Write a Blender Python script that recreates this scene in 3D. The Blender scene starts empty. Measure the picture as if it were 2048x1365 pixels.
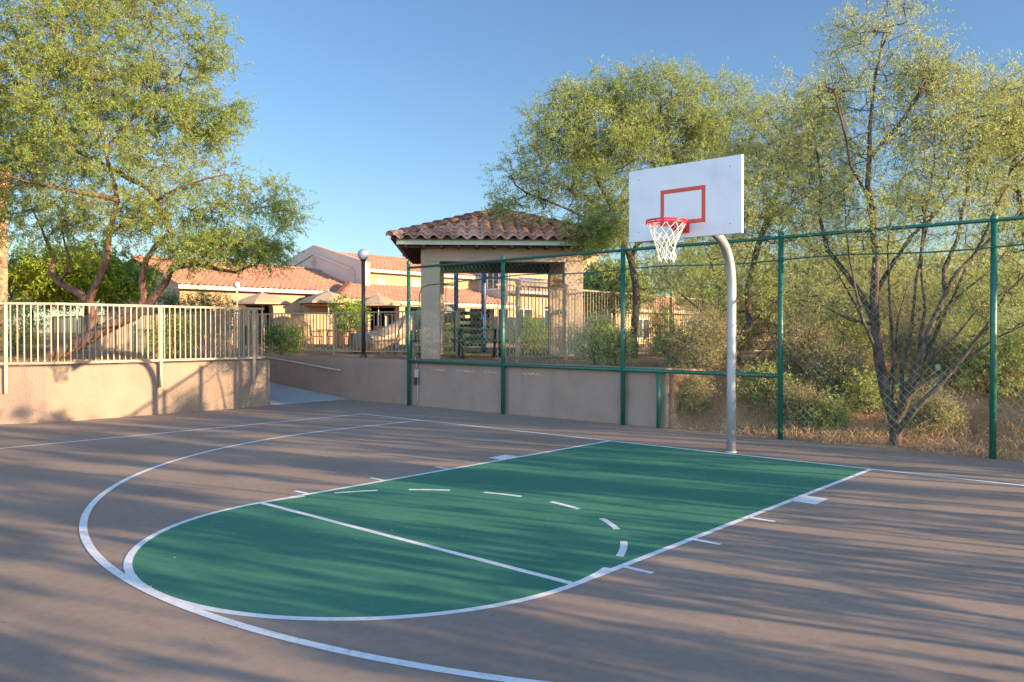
import bpy, bmesh, math, random
import numpy as np
from mathutils import Vector, noise as mnoise

SC = bpy.context.scene
COL = SC.collection
R = math.radians
rng = np.random.default_rng(7)
random.seed(7)

# ------------------------------------------------------------------ camera
F_PX, PITCH, YAW = 1606.9, -0.011, -0.725
CAM = np.array([4.9066, -9.8028, 1.5989])
fw0 = np.array([math.sin(YAW), math.cos(YAW), 0.0])
RT = np.array([math.cos(YAW), -math.sin(YAW), 0.0])
UP0 = np.array([0, 0, 1.0])
FW = fw0 * math.cos(PITCH) + UP0 * math.sin(PITCH)
UPV = -fw0 * math.sin(PITCH) + UP0 * math.cos(PITCH)
cam = bpy.data.cameras.new('camera')
cam.sensor_width = 36.0
cam.lens = 36.0 * F_PX / 2048.0
cam.clip_end = 3000
cam_ob = bpy.data.objects.new('camera', cam)
COL.objects.link(cam_ob)
cam_ob.location = CAM
cam_ob.rotation_euler = (math.pi / 2 + PITCH, 0, -YAW)
SC.camera = cam_ob


def at(u, v, d):
    """a point of the place seen in direction (u, v) of a 2048 px wide view, at depth d metres"""
    return CAM + d * (FW + (u - 1024) / F_PX * RT - (v - 682.5) / F_PX * UPV)


# ------------------------------------------------------------------ materials
def mat(name, base, rough=0.7, metal=0.0, spec=0.5):
    m = bpy.data.materials.new(name)
    m.use_nodes = True
    b = m.node_tree.nodes['Principled BSDF']
    b.inputs['Base Color'].default_value = (*base, 1)
    b.inputs['Roughness'].default_value = rough
    b.inputs['Metallic'].default_value = metal
    b.inputs['Specular IOR Level'].default_value = spec
    return m


def nmat(name, cols, scale=4.0, detail=6.0, rough=0.8, bump=0.0, bscale=60.0, metal=0.0, spec=0.3,
         stretch=(1, 1, 1), stops=None, bdist=0.01):
    """procedural material: noise-driven colour ramp plus optional fine bump"""
    m = mat(name, cols[0], rough, metal, spec)
    nt = m.node_tree
    N, L = nt.nodes, nt.links
    b = N['Principled BSDF']
    tc = N.new('ShaderNodeTexCoord')
    mp = N.new('ShaderNodeMapping')
    mp.inputs['Scale'].default_value = stretch
    L.new(tc.outputs['Object'], mp.inputs['Vector'])
    n = N.new('ShaderNodeTexNoise')
    n.inputs['Scale'].default_value = scale
    n.inputs['Detail'].default_value = detail
    n.inputs['Roughness'].default_value = 0.6
    L.new(mp.outputs['Vector'], n.inputs['Vector'])
    r = N.new('ShaderNodeValToRGB')
    k = len(cols)
    st = stops or [0.3 + 0.4 * i / (k - 1) for i in range(k)]
    while len(r.color_ramp.elements) < k:
        r.color_ramp.elements.new(0.5)
    for i in range(k):
        r.color_ramp.elements[i].position = st[i]
        r.color_ramp.elements[i].color = (*cols[i], 1)
    L.new(n.outputs['Fac'], r.inputs['Fac'])
    L.new(r.outputs['Color'], b.inputs['Base Color'])
    if bump > 0:
        n2 = N.new('ShaderNodeTexNoise')
        n2.inputs['Scale'].default_value = bscale
        n2.inputs['Detail'].default_value = 4
        L.new(mp.outputs['Vector'], n2.inputs['Vector'])
        bp = N.new('ShaderNodeBump')
        bp.inputs['Strength'].default_value = bump
        bp.inputs['Distance'].default_value = bdist
        L.new(n2.outputs['Fac'], bp.inputs['Height'])
        L.new(bp.outputs['Normal'], b.inputs['Normal'])
    return m


def island_mat(name, cols, rough=0.6, trans=0.0, spec=0.3, big=None):
    """colour varies from leaf to leaf / tile to tile (random per mesh island)"""
    m = mat(name, cols[0], rough, 0, spec)
    nt = m.node_tree
    N, L = nt.nodes, nt.links
    b = N['Principled BSDF']
    g = N.new('ShaderNodeNewGeometry')
    r = N.new('ShaderNodeValToRGB')
    k = len(cols)
    while len(r.color_ramp.elements) < k:
        r.color_ramp.elements.new(0.5)
    for i in range(k):
        r.color_ramp.elements[i].position = i / (k - 1)
        r.color_ramp.elements[i].color = (*cols[i], 1)
    fac = g.outputs['Random Per Island']
    if big:
        tc = N.new('ShaderNodeTexCoord')
        n = N.new('ShaderNodeTexNoise')
        n.inputs['Scale'].default_value = big
        n.inputs['Detail'].default_value = 2
        L.new(tc.outputs['Object'], n.inputs['Vector'])
        mr = N.new('ShaderNodeMapRange')
        mr.inputs[1].default_value = 0.3
        mr.inputs[2].default_value = 0.7
        L.new(n.outputs['Fac'], mr.inputs[0])
        mx = N.new('ShaderNodeMath')
        mx.operation = 'MULTIPLY_ADD'
        mx.inputs[1].default_value = 0.55
        m2 = N.new('ShaderNodeMath')
        m2.operation = 'MULTIPLY'
        m2.inputs[1].default_value = 0.45
        L.new(mr.outputs[0], m2.inputs[0])
        L.new(fac, mx.inputs[0])
        L.new(m2.outputs[0], mx.inputs[2])
        fac = mx.outputs[0]
    L.new(fac, r.inputs['Fac'])
    L.new(r.outputs['Color'], b.inputs['Base Color'])
    if trans > 0:
        t = N.new('ShaderNodeBsdfTranslucent')
        L.new(r.outputs['Color'], t.inputs['Color'])
        mix = N.new('ShaderNodeMixShader')
        mix.inputs[0].default_value = trans
        L.new(b.outputs[0], mix.inputs[1])
        L.new(t.outputs[0], mix.inputs[2])
        L.new(mix.outputs[0], N['Material Output'].inputs['Surface'])
    return m


M = {}


def asphalt(name, c1, c2, c3):
    m = mat(name, c1, 0.85, 0, 0.25)
    nt = m.node_tree
    N, L = nt.nodes, nt.links
    b = N['Principled BSDF']
    tc = N.new('ShaderNodeTexCoord')
    n1 = N.new('ShaderNodeTexNoise')
    n1.inputs['Scale'].default_value = 0.55
    n1.inputs['Detail'].default_value = 5
    n1.inputs['Roughness'].default_value = 0.65
    L.new(tc.outputs['Object'], n1.inputs['Vector'])
    r1 = N.new('ShaderNodeValToRGB')
    r1.color_ramp.elements[0].position = 0.32
    r1.color_ramp.elements[0].color = (*c1, 1)
    r1.color_ramp.elements[1].position = 0.7
    r1.color_ramp.elements[1].color = (*c2, 1)
    L.new(n1.outputs['Fac'], r1.inputs['Fac'])
    n2 = N.new('ShaderNodeTexNoise')
    n2.inputs['Scale'].default_value = 160
    n2.inputs['Detail'].default_value = 3
    L.new(tc.outputs['Object'], n2.inputs['Vector'])
    n3 = N.new('ShaderNodeTexNoise')
    n3.inputs['Scale'].default_value = 14
    n3.inputs['Detail'].default_value = 6
    L.new(tc.outputs['Object'], n3.inputs['Vector'])
    mixf = N.new('ShaderNodeMath')
    mixf.operation = 'ADD'
    L.new(n2.outputs['Fac'], mixf.inputs[0])
    L.new(n3.outputs['Fac'], mixf.inputs[1])
    mr = N.new('ShaderNodeMapRange')
    mr.inputs[1].default_value = 0.7
    mr.inputs[2].default_value = 1.35
    mr.inputs[3].default_value = 0.87
    mr.inputs[4].default_value = 1.13
    L.new(mixf.outputs[0], mr.inputs[0])
    mul = N.new('ShaderNodeMix')
    mul.data_type = 'RGBA'
    mul.blend_type = 'MULTIPLY'
    mul.inputs[0].default_value = 1.0
    L.new(r1.outputs['Color'], mul.inputs[6])
    L.new(mr.outputs[0], mul.inputs[7])
    # scattered pale grit and tiny stains
    v = N.new('ShaderNodeTexVoronoi')
    v.inputs['Scale'].default_value = 9
    L.new(tc.outputs['Object'], v.inputs['Vector'])
    lt = N.new('ShaderNodeMath')
    lt.operation = 'LESS_THAN'
    lt.inputs[1].default_value = 0.055
    L.new(v.outputs['Distance'], lt.inputs[0])
    sep = N.new('ShaderNodeSeparateColor')
    L.new(v.outputs['Color'], sep.inputs[0])
    gt = N.new('ShaderNodeMath')
    gt.operation = 'GREATER_THAN'
    gt.inputs[1].default_value = 0.93
    L.new(sep.outputs[0], gt.inputs[0])
    an = N.new('ShaderNodeMath')
    an.operation = 'MULTIPLY'
    L.new(lt.outputs[0], an.inputs[0])
    L.new(gt.outputs[0], an.inputs[1])
    an2 = N.new('ShaderNodeMath')
    an2.operation = 'MULTIPLY'
    an2.inputs[1].default_value = 0.55
    L.new(an.outputs[0], an2.inputs[0])
    mx = N.new('ShaderNodeMix')
    mx.data_type = 'RGBA'
    L.new(an2.outputs[0], mx.inputs[0])
    L.new(mul.outputs[2], mx.inputs[6])
    mx.inputs[7].default_value = (*c3, 1)
    L.new(mx.outputs[2], b.inputs['Base Color'])
    # hairline cracks and darker scuffs
    vc = N.new('ShaderNodeTexVoronoi')
    vc.feature = 'DISTANCE_TO_EDGE'
    vc.inputs['Scale'].default_value = 0.28
    nw = N.new('ShaderNodeTexNoise')
    nw.inputs['Scale'].default_value = 1.7
    nw.inputs['Detail'].default_value = 6
    L.new(tc.outputs['Object'], nw.inputs['Vector'])
    wm = N.new('ShaderNodeMix')
    wm.data_type = 'RGBA'
    wm.blend_type = 'ADD'
    wm.inputs[0].default_value = 0.9
    L.new(tc.outputs['Object'], wm.inputs[6])
    L.new(nw.outputs['Color'], wm.inputs[7])
    L.new(wm.outputs[2], vc.inputs['Vector'])
    cl = N.new('ShaderNodeMath')
    cl.operation = 'LESS_THAN'
    cl.inputs[1].default_value = 0.0011
    L.new(vc.outputs['Distance'], cl.inputs[0])
    cg = N.new('ShaderNodeMath')
    cg.operation = 'MULTIPLY'
    L.new(cl.outputs[0], cg.inputs[0])
    gt2 = N.new('ShaderNodeMath')
    gt2.operation = 'GREATER_THAN'
    gt2.inputs[1].default_value = 0.52
    L.new(n1.outputs['Fac'], gt2.inputs[0])
    L.new(gt2.outputs[0], cg.inputs[1])
    cm = N.new('ShaderNodeMath')
    cm.operation = 'MULTIPLY'
    cm.inputs[1].default_value = 0.22
    L.new(cg.outputs[0], cm.inputs[0])
    mxc = N.new('ShaderNodeMix')
    mxc.data_type = 'RGBA'
    L.new(cm.outputs[0], mxc.inputs[0])
    L.new(mx.outputs[2], mxc.inputs[6])
    mxc.inputs[7].default_value = (c1[0] * 0.3, c1[1] * 0.3, c1[2] * 0.3, 1)
    L.new(mxc.outputs[2], b.inputs['Base Color'])
    bp = N.new('ShaderNodeBump')
    bp.inputs['Strength'].default_value = 0.25
    bp.inputs['Distance'].default_value = 0.004
    L.new(n2.outputs['Fac'], bp.inputs['Height'])
    L.new(bp.outputs['Normal'], b.inputs['Normal'])
    return m


M['court'] = asphalt('brown_acrylic', (0.258, 0.190, 0.146), (0.32, 0.24, 0.187), (0.42, 0.36, 0.30))
M['green'] = asphalt('green_acrylic', (0.038, 0.172, 0.108), (0.060, 0.214, 0.130), (0.30, 0.32, 0.24))
M['line'] = nmat('court_line_paint', [(0.36, 0.30, 0.27), (0.62, 0.61, 0.60), (0.72, 0.72, 0.71), (0.76, 0.76, 0.75)], 16, 10, 0.7, 0.2, 150, stops=[0.30, 0.37, 0.5, 0.7])
def stain(m, k=0.30):
    """rain streaks and splashed dirt on a wall: stretched noise darkens the paint"""
    nt_ = m.node_tree
    N_, L_ = nt_.nodes, nt_.links
    b_ = N_['Principled BSDF']
    src = b_.inputs['Base Color'].links[0].from_socket
    tc_ = N_.new('ShaderNodeTexCoord')
    mp_ = N_.new('ShaderNodeMapping')
    mp_.inputs['Scale'].default_value = (3.0, 3.0, 0.35)
    L_.new(tc_.outputs['Object'], mp_.inputs['Vector'])
    n_ = N_.new('ShaderNodeTexNoise')
    n_.inputs['Scale'].default_value = 1.3
    n_.inputs['Detail'].default_value = 9
    n_.inputs['Roughness'].default_value = 0.7
    L_.new(mp_.outputs['Vector'], n_.inputs['Vector'])
    r_ = N_.new('ShaderNodeMapRange')
    r_.inputs[1].default_value = 0.52
    r_.inputs[2].default_value = 0.78
    r_.inputs[3].default_value = 0.0
    r_.inputs[4].default_value = k
    L_.new(n_.outputs['Fac'], r_.inputs[0])
    x_ = N_.new('ShaderNodeMix')
    x_.data_type = 'RGBA'
    L_.new(r_.outputs[0], x_.inputs[0])
    L_.new(src, x_.inputs[6])
    x_.inputs[7].default_value = (0.11, 0.085, 0.065, 1)
    L_.new(x_.outputs[2], b_.inputs['Base Color'])
    return m


M['stucco'] = nmat('tan_stucco', [(0.235, 0.170, 0.130), (0.268, 0.197, 0.151), (0.288, 0.214, 0.165)], 1.6, 8, 0.92, 0.8, 45, spec=0.15, bdist=0.02)
stain(M['stucco'])
M['stucco_far'] = nmat('ochre_stucco', [(0.335, 0.235, 0.14), (0.37, 0.265, 0.16)], 0.6, 6, 0.92, 0.3, 20, spec=0.15)
M['stucco_pink'] = nmat('pinkish_stucco', [(0.42, 0.31, 0.25), (0.47, 0.35, 0.285)], 0.6, 6, 0.92, 0.3, 20, spec=0.15)
M['stucco_gaz'] = nmat('gazebo_stucco', [(0.34, 0.25, 0.19), (0.39, 0.295, 0.225)], 1.2, 7, 0.92, 0.3, 40, spec=0.15, bdist=0.01)
stain(M['stucco_gaz'], 0.2)
M['stucco_red'] = nmat('terracotta_stucco', [(0.42, 0.25, 0.155), (0.48, 0.29, 0.18)], 1.2, 6, 0.92, 0.3, 30, spec=0.15)
M['concrete'] = nmat('pale_concrete', [(0.33, 0.35, 0.36), (0.42, 0.44, 0.45)], 1.5, 8, 0.9, 0.3, 60)
M['greenmetal'] = nmat('green_coated_steel', [(0.005, 0.075, 0.048), (0.008, 0.108, 0.068)], 14, 4, 0.42, 0.05, 60, spec=0.5)
M['mesh'] = mat('green_vinyl_wire', (0.035, 0.13, 0.10), 0.45, 0.0, 0.6)
M['galv'] = nmat('galvanised_steel', [(0.27, 0.275, 0.28), (0.32, 0.32, 0.325), (0.35, 0.35, 0.35)], 5, 6, 0.5, 0.0, 60, metal=0.35, spec=0.5)
M['board'] = nmat('white_board_paint', [(0.47, 0.46, 0.46), (0.54, 0.54, 0.55), (0.57, 0.57, 0.58)], 2.2, 9, 0.35, 0.03, 30, spec=0.5)
M['orange'] = nmat('orange_red_paint', [(0.46, 0.058, 0.026), (0.53, 0.072, 0.032)], 9, 5, 0.5)
M['rim'] = nmat('red_rim_paint', [(0.56, 0.012, 0.018), (0.66, 0.02, 0.025)], 9, 4, 0.3, spec=0.6)
M['net'] = nmat('net_cord', [(0.66, 0.62, 0.55), (0.78, 0.75, 0.69)], 30, 3, 0.9)
M['rail'] = nmat('cream_metal_paint', [(0.31, 0.238, 0.165), (0.345, 0.272, 0.192)], 5, 5, 0.5, spec=0.4)
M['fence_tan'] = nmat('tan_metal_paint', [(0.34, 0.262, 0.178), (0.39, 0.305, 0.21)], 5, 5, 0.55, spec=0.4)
M['fence_dim'] = nmat('darker_tan_metal_paint', [(0.25, 0.19, 0.135), (0.30, 0.235, 0.165)], 5, 5, 0.6, spec=0.3)  # same tan as the other picket fence, in a darker tone
M['darkpole'] = nmat('dark_bronze_paint', [(0.030, 0.020, 0.016), (0.05, 0.034, 0.026)], 6, 4, 0.4, spec=0.5)
M['globe'] = nmat('opal_globe', [(0.34, 0.38, 0.45), (0.40, 0.44, 0.51)], 3, 3, 0.25, spec=0.5)
M['trim'] = nmat('cream_fascia_paint', [(0.44, 0.385, 0.29), (0.50, 0.44, 0.34)], 2, 5, 0.6)
M['trim_green'] = nmat('pale_sage_fascia', [(0.36, 0.40, 0.315), (0.43, 0.46, 0.37)], 4, 5, 0.6)
M['darkwood'] = nmat('dark_ceiling_wood', [(0.075, 0.040, 0.024), (0.11, 0.06, 0.036)], 5, 5, 0.7, stretch=(1, 8, 1))
M['tile'] = island_mat('clay_tile', [(0.25, 0.118, 0.082), (0.34, 0.165, 0.112), (0.42, 0.22, 0.15), (0.47, 0.28, 0.205), (0.31, 0.155, 0.115), (0.20, 0.115, 0.092)], 0.8)
M['tile_far'] = island_mat('red_clay_tile', [(0.25, 0.115, 0.078), (0.295, 0.143, 0.098), (0.33, 0.17, 0.12)], 0.8)
M['glass'] = mat('dark_window_glass', (0.035, 0.04, 0.045), 0.08, 0, 0.6)
M['pane_pale'] = mat('pale_window_glass', (0.45, 0.5, 0.55), 0.1, 0, 0.6)
M['dark'] = mat('dark_interior', (0.05, 0.03, 0.02), 0.9)
M['frame'] = mat('white_frame_paint', (0.7, 0.68, 0.62), 0.5)
M['blue'] = nmat('blue_steel', [(0.022, 0.05, 0.14), (0.034, 0.07, 0.19)], 6, 4, 0.4, spec=0.5)
M['tread'] = nmat('dark_coated_steps', [(0.006, 0.009, 0.013), (0.012, 0.016, 0.02)], 8, 4, 0.6)
M['tablegreen'] = nmat('dark_green_coated_steel', [(0.004, 0.020, 0.018), (0.008, 0.028, 0.025)], 8, 4, 0.5)
M['slide'] = nmat('taupe_plastic', [(0.30, 0.24, 0.18), (0.36, 0.29, 0.22)], 3, 4, 0.4)
M['umbrella'] = nmat('tan_canvas', [(0.38, 0.27, 0.165), (0.44, 0.315, 0.20)], 4, 4, 0.9)
M['redmetal'] = nmat('rust_red_metal', [(0.40, 0.10, 0.05), (0.48, 0.135, 0.07)], 6, 4, 0.5)
M['paletop'] = nmat('pale_table_top', [(0.55, 0.45, 0.38), (0.62, 0.52, 0.45)], 6, 4, 0.5)
M['gravel'] = nmat('pink_gravel', [(0.26, 0.165, 0.115), (0.36, 0.24, 0.17), (0.42, 0.30, 0.22)], 5, 10, 0.95, 1.0, 30, bdist=0.03)
M['bark'] = nmat('dark_bark', [(0.035, 0.024, 0.018), (0.085, 0.060, 0.045), (0.13, 0.095, 0.07)], 14, 8, 0.95, 1.0, 40, stretch=(1, 1, .35), bdist=0.02)
M['bark_red'] = nmat('red_brown_bark', [(0.06, 0.032, 0.022), (0.14, 0.078, 0.052), (0.20, 0.12, 0.082)], 14, 8, 0.95, 1.0, 40, stretch=(1, 1, .35), bdist=0.02)
M['bark_grey'] = nmat('grey_tan_bark', [(0.026, 0.02, 0.016), (0.07, 0.052, 0.04), (0.14, 0.102, 0.076)], 12, 8, 0.95, 0.8, 40, stretch=(1, 1, .35), bdist=0.02)
M['twig'] = nmat('pale_twig_bark', [(0.16, 0.12, 0.085), (0.24, 0.185, 0.13)], 10, 4, 0.9)
M['leaf_left'] = island_mat('olive_leaf', [(0.101, 0.152, 0.026), (0.231, 0.302, 0.058), (0.372, 0.451, 0.102), (0.183, 0.275, 0.060), (0.256, 0.222, 0.064), (0.496, 0.584, 0.176)], 0.55, 0.5, big=0.9)
M['leaf_mid'] = island_mat('green_leaf', [(0.083, 0.146, 0.038), (0.193, 0.281, 0.069), (0.390, 0.431, 0.122), (0.191, 0.271, 0.083), (0.503, 0.431, 0.146)], 0.55, 0.5, big=0.9)
M['leaf_right'] = island_mat('yellow_green_leaf', [(0.152, 0.203, 0.051), (0.299, 0.351, 0.093), (0.486, 0.515, 0.165), (0.248, 0.317, 0.110), (0.514, 0.457, 0.181)], 0.6, 0.5, big=0.9)
M['leaf_bright'] = island_mat('lime_leaf', [(0.100, 0.181, 0.014), (0.218, 0.333, 0.028), (0.326, 0.443, 0.058), (0.150, 0.247, 0.022)], 0.55, 0.5, big=0.8)
M['leaf_dark'] = island_mat('dark_green_leaf', [(0.052, 0.138, 0.036), (0.102, 0.223, 0.051), (0.173, 0.297, 0.071)], 0.55, 0.4, big=0.9)
M['leaf_sage'] = island_mat('dry_olive_leaf', [(0.235, 0.264, 0.087), (0.388, 0.401, 0.136), (0.528, 0.499, 0.187), (0.277, 0.368, 0.113)], 0.7, 0.45, big=1.2)
M['cactus'] = nmat('cactus_skin', [(0.19, 0.24, 0.16), (0.30, 0.34, 0.25), (0.36, 0.39, 0.30)], 6, 5, 0.6, 0.3, 40)
M['grass_dry'] = island_mat('dry_grass_blade', [(0.32, 0.19, 0.095), (0.46, 0.29, 0.15), (0.55, 0.38, 0.21), (0.28, 0.22, 0.10)], 0.8, 0.25, big=1.5)
M['grass_green'] = island_mat('green_grass_blade', [(0.10, 0.12, 0.045), (0.15, 0.165, 0.07), (0.17, 0.19, 0.085)], 0.8, 0.25)
M['greybox'] = nmat('grey_box_paint', [(0.30, 0.30, 0.30), (0.36, 0.36, 0.36)], 8, 4, 0.5)
M['black'] = mat('black_plastic', (0.015, 0.015, 0.015), 0.5)
M['chalk'] = nmat('chalk_scuff', [(0.50, 0.44, 0.38), (0.6, 0.55, 0.5)], 20, 5, 0.95)

# ground: gravel, bare orange soil on the bank, turf and leaf litter, by place
gm = mat('desert_ground', (0.3, 0.2, 0.14), 0.95, 0, 0.15)
nt = gm.node_tree
N, L = nt.nodes, nt.links
tc = N.new('ShaderNodeTexCoord')
n1 = N.new('ShaderNodeTexNoise'); n1.inputs['Scale'].default_value = 1.1; n1.inputs['Detail'].default_value = 10
n1.inputs['Roughness'].default_value = 0.72
L.new(tc.outputs['Object'], n1.inputs['Vector'])
r1 = N.new('ShaderNodeValToRGB')
for p, c in ((0.28, (0.17, 0.095, 0.058)), (0.45, (0.32, 0.175, 0.10)), (0.58, (0.42, 0.235, 0.13)), (0.75, (0.48, 0.32, 0.21))):
    e = r1.color_ramp.elements.new(p); e.color = (*c, 1)
r1.color_ramp.elements.remove(r1.color_ramp.elements[0])
r1.color_ramp.elements.remove(r1.color_ramp.elements[-1])
L.new(n1.outputs['Fac'], r1.inputs['Fac'])
L.new(r1.outputs['Color'], N['Principled BSDF'].inputs['Base Color'])
n2 = N.new('ShaderNodeTexNoise'); n2.inputs['Scale'].default_value = 22; n2.inputs['Detail'].default_value = 6
L.new(tc.outputs['Object'], n2.inputs['Vector'])
bp = N.new('ShaderNodeBump'); bp.inputs['Strength'].default_value = 0.9; bp.inputs['Distance'].default_value = 0.04
L.new(n2.outputs['Fac'], bp.inputs['Height'])
L.new(bp.outputs['Normal'], N['Principled BSDF'].inputs['Normal'])
M['ground'] = gm


# ------------------------------------------------------------------ builders
class MB:
    """collects vertices and faces of one mesh object"""
    def __init__(s):
        s.v, s.f = [], []

    def add(s, verts, faces):
        o = len(s.v)
        s.v.extend([tuple(map(float, p)) for p in verts])
        s.f.extend([tuple(i + o for i in f) for f in faces])
        return s

    def box(s, lo, hi, rz=0.0, c=None, bev=0.0):
        x0, y0, z0 = lo
        x1, y1, z1 = hi
        if bev > 0:
            bm = bmesh.new()
            bmesh.ops.create_cube(bm, size=1.0)
            for v in bm.verts:
                v.co = Vector(((x0 + x1) / 2 + v.co.x * (x1 - x0), (y0 + y1) / 2 + v.co.y * (y1 - y0), (z0 + z1) / 2 + v.co.z * (z1 - z0)))
            bmesh.ops.bevel(bm, geom=bm.edges[:], offset=bev, segments=2, affect='EDGES', profile=0.5)
            P = [tuple(v.co) for v in bm.verts]
            bm.verts.index_update()
            Fc = [[v.index for v in f.verts] for f in bm.faces]
            bm.free()
        else:
            P = [(x0, y0, z0), (x1, y0, z0), (x1, y1, z0), (x0, y1, z0), (x0, y0, z1), (x1, y0, z1), (x1, y1, z1), (x0, y1, z1)]
            Fc = [(3, 2, 1, 0), (4, 5, 6, 7), (0, 1, 5, 4), (1, 2, 6, 5), (2, 3, 7, 6), (3, 0, 4, 7)]
        if rz:
            cx, cy = c if c is not None else (0, 0)
            co, si = math.cos(rz), math.sin(rz)
            P = [(cx + (p[0] - cx) * co - (p[1] - cy) * si, cy + (p[0] - cx) * si + (p[1] - cy) * co, p[2]) for p in P]
        return s.add(P, Fc)

    def bar(s, a, b, w, h=None, up=(0, 0, 1)):
        """a rectangular bar from a to b"""
        h = h or w
        a, b = np.array(a, float), np.array(b, float)
        d = b - a
        d /= np.linalg.norm(d)
        u = np.array(up, float)
        if abs(d @ u) > 0.95:
            u = np.array([1.0, 0, 0])
        x = np.cross(d, u); x /= np.linalg.norm(x)
        y = np.cross(x, d)
        P = []
        for q in (a, b):
            for sx, sy in ((-1, -1), (1, -1), (1, 1), (-1, 1)):
                P.append(q + x * sx * w / 2 + y * sy * h / 2)
        return s.add(P, [(3, 2, 1, 0), (4, 5, 6, 7), (0, 1, 5, 4), (1, 2, 6, 5), (2, 3, 7, 6), (3, 0, 4, 7)])

    def tube(s, pts, r, n=10, cap=True, closed=False):
        pts = [np.array(p, float) for p in pts]
        k = len(pts)
        rs = r if hasattr(r, '__len__') else [r] * k
        P, Fc = [], []
        prev = None
        for i in range(k):
            if closed:
                d = pts[(i + 1) % k] - pts[i - 1]
            else:
                d = pts[min(i + 1, k - 1)] - pts[max(i - 1, 0)]
            d = d / (np.linalg.norm(d) + 1e-12)
            if prev is None:
                u = np.array([0, 0, 1.0]) if abs(d[2]) < 0.9 else np.array([1.0, 0, 0])
            else:
                u = prev
            x = u - d * (u @ d)
            x /= np.linalg.norm(x) + 1e-12
            prev = x
            y = np.cross(d, x)
            for j in range(n):
                t = 2 * math.pi * j / n
                P.append(pts[i] + rs[i] * (math.cos(t) * x + math.sin(t) * y))
        m = k if closed else k - 1
        for i in range(m):
            a, b = i * n, ((i + 1) % k) * n
            for j in range(n):
                Fc.append((a + j, a + (j + 1) % n, b + (j + 1) % n, b + j))
        if cap and not closed:
            Fc.append(tuple(range(n - 1, -1, -1)))
            Fc.append(tuple(range((k - 1) * n, k * n)))
        return s.add(P, Fc)

    def lathe(s, prof, n=24, c=(0, 0, 0)):
        P, Fc = [], []
        for (r, z) in prof:
            for j in range(n):
                t = 2 * math.pi * j / n
                P.append((c[0] + r * math.cos(t), c[1] + r * math.sin(t), c[2] + z))
        for i in range(len(prof) - 1):
            for j in range(n):
                Fc.append((i * n + j, i * n + (j + 1) % n, (i + 1) * n + (j + 1) % n, (i + 1) * n + j))
        return s.add(P, Fc)

    def build(s, name, m, parent=None, smooth=False, loc=(0, 0, 0)):
        me = bpy.data.meshes.new(name)
        me.from_pydata(s.v, [], s.f)
        if smooth:
            me.polygons.foreach_set('use_smooth', [True] * len(me.polygons))
        me.materials.append(M[m])
        me.update()
        o = bpy.data.objects.new(name, me)
        COL.objects.link(o)
        if parent is not None:
            o.parent = parent
        o.location = loc
        return o


def np_mesh(name, V, Q, m, parent=None, smooth=False):
    """fast mesh from numpy vertex (n,3) and face (k,4 or k,3) arrays"""
    me = bpy.data.meshes.new(name)
    k = Q.shape[1]
    me.vertices.add(len(V))
    me.vertices.foreach_set('co', np.ascontiguousarray(V, dtype=np.float32).ravel())
    me.loops.add(Q.size)
    me.loops.foreach_set('vertex_index', np.ascontiguousarray(Q, dtype=np.int32).ravel())
    me.polygons.add(len(Q))
    me.polygons.foreach_set('loop_start', np.arange(0, Q.size, k, dtype=np.int32))
    if smooth:
        me.polygons.foreach_set('use_smooth', np.ones(len(Q), dtype=bool))
    me.update(calc_edges=True)
    me.validate()
    me.materials.append(M[m])
    o = bpy.data.objects.new(name, me)
    COL.objects.link(o)
    if parent is not None:
        o.parent = parent
    return o


def tag(o, label, cat, group=None):
    o['label'] = label
    o['category'] = cat
    if group:
        o['group'] = group
    return o


def thing(name, label, cat, loc=(0, 0, 0), rz=0.0, group=None):
    o = bpy.data.objects.new(name, None)
    COL.objects.link(o)
    o.empty_display_size = 0.2
    o.location = loc
    o.rotation_euler = (0, 0, rz)
    return tag(o, label, cat, group)


def struct(o):
    o['kind'] = 'structure'
    return o


def stuff(o, label, cat):
    tag(o, label, cat)
    o['kind'] = 'stuff'
    return o


def copy_thing(src, loc, rz, label, group=None):
    c = src.copy()
    COL.objects.link(c)
    c.location = loc
    c.rotation_euler = (0, 0, rz)
    c['label'] = label
    if group:
        c['group'] = group
    for ch in list(src.children):
        d = ch.copy()
        COL.objects.link(d)
        d.parent = c
        for g in list(ch.children):
            e = g.copy()
            COL.objects.link(e)
            e.parent = d
    return c


# ------------------------------------------------------------------ terrain
PL = 0.96     # level of the raised ground behind the retaining walls


def sstep(t):
    t = np.clip(t, 0, 1)
    return t * t * (3 - 2 * t)


def left_edge(y):
    """x of the left retaining wall's back, for y below the ramp"""
    y = np.asarray(y, float)
    return np.where(y > -4.55, -10.72, -10.72 - (-4.55 - y) * 0.62)


def ramp_h(x):
    return np.clip((-11.0 - x) / 12.0, 0, 1) * PL


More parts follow.
